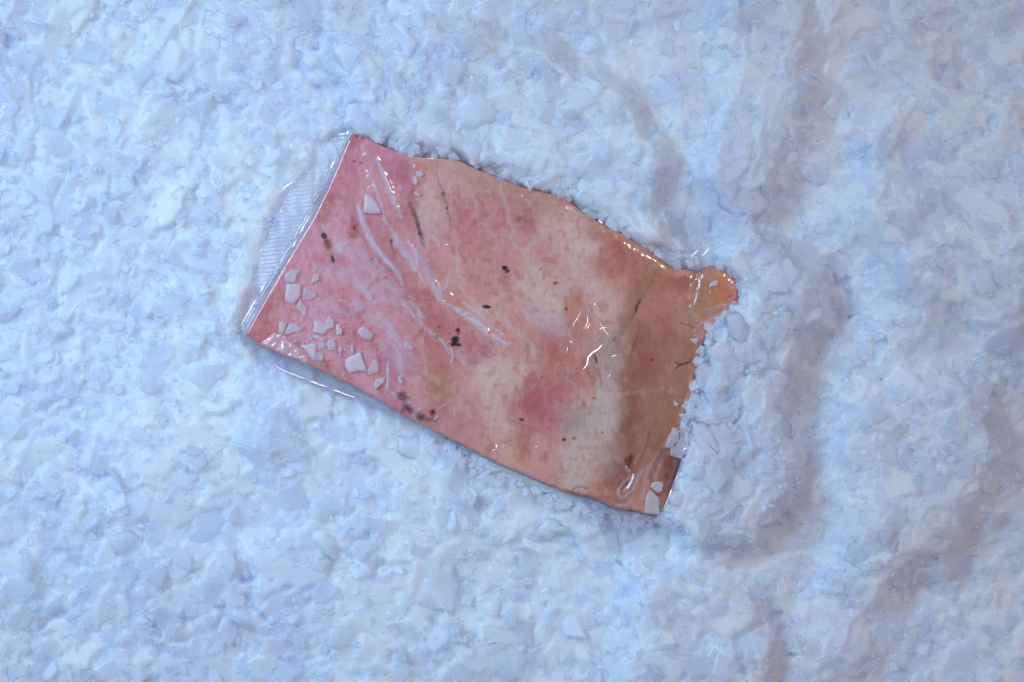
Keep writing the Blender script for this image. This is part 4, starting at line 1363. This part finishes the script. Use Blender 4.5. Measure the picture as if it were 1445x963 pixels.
# frosty rough lump lower left
gl_n = 60
LX, LY = np.meshgrid(np.linspace(-1, 1, gl_n), np.linspace(-1, 1, gl_n), indexing='ij')
rr = np.hypot(LX, LY)
mx = np.maximum(np.abs(LX), np.abs(LY))
sc = np.where(rr > 0, mx / np.maximum(rr, 1e-9), 1)
DX, DY = LX * sc, LY * sc
rd = np.hypot(DX, DY)
ang = np.arctan2(DY, DX)
rx_ = 56 * (1 + 0.13 * np.sin(3 * ang + 1) + 0.08 * np.sin(5 * ang))
ry_ = 42 * (1 + 0.10 * np.sin(4 * ang + 2))
XX = 381 + DX * rx_ * 0.94 - DY * 10 + 5 * fbm(DX * 50, DY * 50, 12, 401, 3) * rd
YY = 620 + DY * ry_ + DX * 14 + 5 * fbm(DX * 50, DY * 50, 12, 411, 3) * rd
base_h = hlocal(381, 620)
ZZ = base_h - 3 + 6.5 * np.sqrt(np.clip(1 - rd ** 2.6, 0, 1)) + 1.1 * fbm(XX, YY, 12, 421, 4) + 0.5 * fbm(XX, YY, 4, 431, 3)
Fq = grid_faces(gl_n, gl_n)[:, ::-1]
me = mesh_np('ice_lump', P(XX.ravel(), YY.ravel(), ZZ.ravel()), [4] * len(Fq), Fq.ravel())
attr_f(me, 'tint', np.full(gl_n * gl_n, 0.45))
lump = link('ice_lump', me, M_ICE, smooth_=True)
tag(lump, 'rough frosted lump of frozen together ice below the left end of the pack', 'ice lump')


# ------------------------------------------------------------------ loose random flakes
TRACED = [(np.mean([q[0] for q in p[0]]), np.mean([q[1] for q in p[0]]),
           max(np.hypot(q[0] - np.mean([r[0] for r in p[0]]), q[1] - np.mean([r[1] for r in p[0]])) for q in p[0])) for p in FL]


def scatter(n, rmin, rmax, power, seed):
    g = np.random.default_rng(seed)
    x = g.uniform(-160, 1605, n)
    y = g.uniform(-150, 1113, n)
    r = rmin + (rmax - rmin) * g.random(n) ** power
    d = sdf(x, y, OUT)
    keep = d < -np.maximum(2.5, r * 0.55)
    # stay clear of the traced flakes
    for tx, ty, tr in TRACED:
        dd = np.hypot(x - tx, y - ty)
        keep &= ~((dd < tr * 0.75 + r * 0.35) & (r > 5) & (g.random(n) < 0.9))
    return x[keep], y[keep], r[keep], d[keep]


def flake_params(x, y, r, d, g):
    n = len(x)
    e = 3.0
    hx = (height(x + e, y) - height(x - e, y)) / (2 * e)
    hy = (height(x, y + e) - height(x, y - e)) / (2 * e)
    h = height(x, y)
    k = 0.0029 / 0.00029 * 0.1    # mm per px -> slope
    slope = 1.0 / 0.2907
    nx = -hx * slope * 0.8 + g.normal(0, 0.20, n)
    ny = hy * slope * 0.8 + g.normal(0, 0.20, n)
    steep = g.random(n) < 0.10
    nx = np.where(steep, nx + g.normal(0, 1.2, n), nx)
    ny = np.where(steep, ny + g.normal(0, 1.2, n), ny)
    nz = np.ones(n)
    N = np.stack([nx, ny, nz], -1)
    N /= np.linalg.norm(N, axis=1)[:, None]
    z = h + g.uniform(-1.9, 0.3, n) + 0.01 * r
    # under the loose film they lie lower
    dm = sdf(x, y, MARGIN + [(600, 520), (560, 300)])
    z = np.where(dm > -4, h - 1.0 - g.random(n), z)
    near = (d > -26) & (x > 930) & (y > 430)
    z = np.where(near, np.maximum(z, 4 + g.random(n) * 4), z)
    tint = np.clip(g.beta(2.4, 1.3, n), 0, 1)
    return z, N, tint


def build_flakes(x, y, r, z, N, tint, kk, g, aspect=(0.5, 1.0)):
    """returns verts (n, m, 3), per-flake topology for kk-gons"""
    n = len(x)
    ang = np.sort((np.arange(kk)[None] + g.uniform(-0.38, 0.38, (n, kk))) / kk * 2 * np.pi, axis=1)
    rad = g.uniform(0.62, 1.12, (n, kk))
    asp = g.uniform(aspect[0], aspect[1], (n, 1))
    ux = np.cos(ang) * rad
    uy = np.sin(ang) * rad * asp
    R = (r * S)[:, None]
    th = (g.uniform(0.00035, 0.0011, n) + r * S * 0.07)[:, None]
    cur = g.normal(0, 0.10, (n, 1)) * R
    rings = []
    for sc_, zz in ((0.80, 0.5), (1.0, 0.0), (0.86, -0.5)):
        jx = ux * sc_ + g.normal(0, 0.025, ux.shape)
        jy = uy * sc_ + g.normal(0, 0.025, uy.shape)
        zl = th * (zz + g.normal(0, 0.10, ux.shape)) + cur * (jx ** 2 - jy ** 2)
        rings.append(np.stack([jx * R, jy * R, zl], -1))
    Vl = np.concatenate(rings, 1)
    # frame
    spin = g.uniform(0, 2 * np.pi, n)
    t = np.stack([np.cos(spin), np.sin(spin), np.zeros(n)], -1)
    t = t - N * np.sum(t * N, 1)[:, None]
    t /= np.linalg.norm(t, axis=1)[:, None]
    b = np.cross(N, t)
    W = Vl[..., 0:1] * t[:, None] + Vl[..., 1:2] * b[:, None] + Vl[..., 2:3] * N[:, None]
    cen = P(x, y, z)
    loops, sizes = [], []
    loops += list(range(kk))
    sizes.append(kk)
    for a in (0, 1):
        for i in range(kk):
            j = (i + 1) % kk
            loops += [a * kk + i, (a + 1) * kk + i, (a + 1) * kk + j, a * kk + j]
            sizes.append(4)
    loops += [2 * kk + i for i in range(kk - 1, -1, -1)]
    sizes.append(kk)
    return W, cen, np.array(loops), np.array(sizes)


g = np.random.default_rng(11)
x1, y1, r1, d1 = scatter(2600, 9, 30, 1.7, 5)
x2, y2, r2, d2 = scatter(10500, 3.5, 13, 1.5, 6)
x3, y3, r3, d3 = scatter(4000, 1.5, 3.8, 1.2, 8)
def along(pts, n, dlo, dhi, zlo, zhi, rlo, rhi, seed, t0=0.0, t1=1.0):
    g_ = np.random.default_rng(seed)
    sp_ = smooth(pts, 300)
    tn = np.gradient(sp_, axis=0)
    nn = np.stack([tn[:, 1], -tn[:, 0]], -1)
    nn /= np.linalg.norm(nn, axis=1)[:, None]
    q = (g_.uniform(t0, t1, n) * 299).astype(int)
    o = g_.uniform(dlo, dhi, n)
    pp = sp_[q] + nn[q] * o[:, None]
    return pp[:, 0], pp[:, 1], g_.uniform(rlo, rhi, n), g_.uniform(zlo, zhi, n)


EDGE = [along(RIGHT, 130, -1, 26, 6.8, 9.5, 4, 13, 21, 0.12, 0.74), along(RIGHT, 30, 2, 26, 5.5, 7.5, 4, 12, 22, 0.74, 1.0),
        along(RIGHT, 130, 0, 24, 6.5, 9.8, 3, 10, 27, 0.0, 0.3), along(TOP, 150, 3, 22, 4.2, 7.5, 4, 13, 23, 0.05, 0.95),
        along(BOTTOM[::-1], 150, 5, 28, 0.8, 3.2, 4, 13, 24, 0.0, 0.55)]


def pile(poly, n, rlo, rhi, zlo, zhi, seed):
    g_ = np.random.default_rng(seed)
    px_ = g_.uniform(min(q[0] for q in poly), max(q[0] for q in poly), n)
    py_ = g_.uniform(min(q[1] for q in poly), max(q[1] for q in poly), n)
    k_ = (sdf(px_, py_, poly) > -6) & (sdf(px_, py_, OUT) < -4)
    px_, py_ = px_[k_], py_[k_]
    m_ = len(px_)
    return px_, py_, rlo + (rhi - rlo) * g_.random(m_) ** 1.8, height(px_, py_) + g_.uniform(zlo, zhi, m_)


EDGE += [along(TOP, 34, 2, 9, 6.6, 8.2, 6, 13, 41, 0.02, 0.9), along(RIGHT, 26, -2, 7, 9.0, 10.2, 6, 13, 42, 0.2, 0.72)]
EDGE += [pile(HEAP, 900, 5, 19, -1.2, 0.6, 31), pile(MOUND, 500, 5, 18, -1.4, 0.2, 32), pile(PATCHR, 260, 6, 22, -1.8, 0.0, 33)]
ex_ = [np.concatenate([e[k] for e in EDGE]) for k in range(4)]
X = np.concatenate([x1, x2, x3])
Y = np.concatenate([y1, y2, y3])
R_ = np.concatenate([r1, r2, r3])
D_ = np.concatenate([d1, d2, d3])
z, Nn, ti = flake_params(X, Y, R_, D_, g)
z[len(x1):] += 0.3
X = np.concatenate([X, ex_[0]])
Y = np.concatenate([Y, ex_[1]])
R_ = np.concatenate([R_, ex_[2]])
zE, NE, tE = flake_params(ex_[0], ex_[1], ex_[2], sdf(ex_[0], ex_[1], OUT), g)
NE = NE * 0.5 + np.array([0, 0, 0.7])
NE /= np.linalg.norm(NE, axis=1)[:, None]
z = np.concatenate([z, ex_[3]])
Nn = np.concatenate([Nn, NE])
ti = np.concatenate([ti, np.clip(tE + 0.15, 0, 1)])
kkind = g.integers(5, 9, len(X))
kkind[len(x1):] = g.integers(4, 7, len(X) - len(x1))

# the largest that are on top in view become objects of their own
inview = (X > 15) & (X < 1430) & (Y > 15) & (Y < 948)
topness = R_ * 1.0 + 3.0 * (z - height(X, Y))
score = np.where(inview & (R_ > 13) & (z > height(X, Y) - 0.9), R_ * Nn[:, 2], 0)
order = np.argsort(-score)
NIND = 232
ind = order[:NIND]
z[ind] += 0.5
isind = np.zeros(len(X), bool)
isind[ind] = True


ANCH = [(20, 20, 'the top left corner of the picture'), (210, 76, 'the grey clear flake near the top left'), (300, 194, 'the upright rectangular clear flake'),
        (172, 266, 'the grey blue flake with a dark crack'), (380, 340, 'the ribbed seal strip'), (20, 480, 'the middle of the left edge'),
        (200, 470, 'the bright ice left of the pack'), (381, 620, 'the rough frosted lump'), (295, 745, 'the large smooth oval flake'), (170, 765, 'the grey half moon flake'),
        (140, 918, 'the clear flake near the bottom left corner'), (20, 700, 'the lower left edge of the picture'), (458, 765, 'the long smooth flake below the pack'),
        (360, 920, 'the lower left part of the bottom edge'), (610, 830, 'the big dull grey flake at the bottom middle'), (530, 600, 'the loose film margin'),
        (680, 690, 'the straight lower edge of the pack'), (765, 752, 'the wide flat flake below the lower edge'), (780, 920, 'the middle of the bottom edge'),
        (908, 770, 'the largest smooth ice block'), (1048, 773, 'the clear oval flake with a bright rim'), (1080, 650, 'the broad flake on the lower heap'),
        (1092, 508, 'the four sided pale flake in the right heap'), (1140, 362, 'the wide flake on the upper rim of the heap'), (1000, 930, 'the bottom edge below the heap'),
        (1220, 772, 'the flat lilac grey slab'), (1360, 720, 'the bright squarish block'), (1400, 920, 'the bottom right corner of the picture'),
        (1345, 460, 'the clear shard on edge at the far right'), (1230, 560, 'the shaded gully right of the heap'), (1420, 300, 'the right edge of the picture'),
        (1148, 245, 'the flake jutting into the shaded gully'), (1337, 107, 'the white kite shaped flake'), (1284, 60, 'the little oval flake near the top edge'),
        (1030, 300, 'the clear film corner'), (1040, 80, 'the soft ice top right of centre'), (880, 50, 'the top edge above the pack'), (860, 200, 'the rounded pale block'),
        (675, 150, 'the large smooth round lump'), (600, 40, 'the top edge left of centre'), (520, 170, 'the slab over the top corner'), (420, 90, 'the pale ice above the seal strip')]
USED = {}


def describe(px, py, r, t, rank):
    k = min(range(len(ANCH)), key=lambda q: (ANCH[q][0] - px) ** 2 + (ANCH[q][1] - py) ** 2)
    ax, ay, an = ANCH[k]
    dx, dy = px - ax, py - ay
    ang_ = math.degrees(math.atan2(-dy, dx)) % 360
    word = ['right of', 'up and right of', 'above', 'up and left of', 'left of', 'down and left of', 'below', 'down and right of'][int((ang_ + 22.5) // 45) % 8]
    size = 'broad' if rank < 60 else ('medium' if rank < 150 else 'small')
    clar = 'clear' if t < 0.45 else ('milky' if t < 0.7 else 'white')
    lab = '%s %s ice flake %s %s' % (size, clar, word, an)
    if len(lab.split()) > 16:
        lab = lab.replace(size + ' ', '', 1).replace('down and ', 'down ').replace('up and ', 'up ')
    return lab, 'flakes near ' + an


Vs, Ls, Ss, Ts = [], [], [], []
off = 0
for kk in (4, 5, 6, 7, 8):
    m = (kkind == kk) & ~isind
    W, cen, lp, sz = build_flakes(X[m], Y[m], R_[m], z[m], Nn[m], ti[m], kk, g)
    n = len(cen)
    nvf = W.shape[1]
    Vs.append((W + cen[:, None]).reshape(-1, 3))
    Ls.append((lp[None] + (np.arange(n) * nvf)[:, None] + off).ravel())
    Ss.append(np.tile(sz, n))
    Ts.append(np.repeat(ti[m], nvf))
    off += n * nvf
me = mesh_np('crushed_ice', np.concatenate(Vs), np.concatenate(Ss), np.concatenate(Ls))
attr_f(me, 'tint', np.concatenate(Ts))
ice = link('crushed_ice', me, M_ICE)
tag(ice, 'thousands of small translucent crushed ice flakes heaped around the pack', 'crushed ice', kind='stuff')

for rank, i in enumerate(ind):
    s_ = slice(i, i + 1)
    W, cen, lp, sz = build_flakes(X[s_], Y[s_], R_[s_], z[s_], Nn[s_], ti[s_], max(6, int(kkind[i])), g)
    me = mesh_np('ice_flake', W[0], sz, lp)
    attr_f(me, 'tint', np.full(W.shape[1], ti[i]))
    o = link('ice_flake', me, M_ICE)
    o.location = cen[0]
    lab, grp = describe(X[i], Y[i], R_[i], ti[i], rank)
    tag(o, lab, 'ice flake', grp)
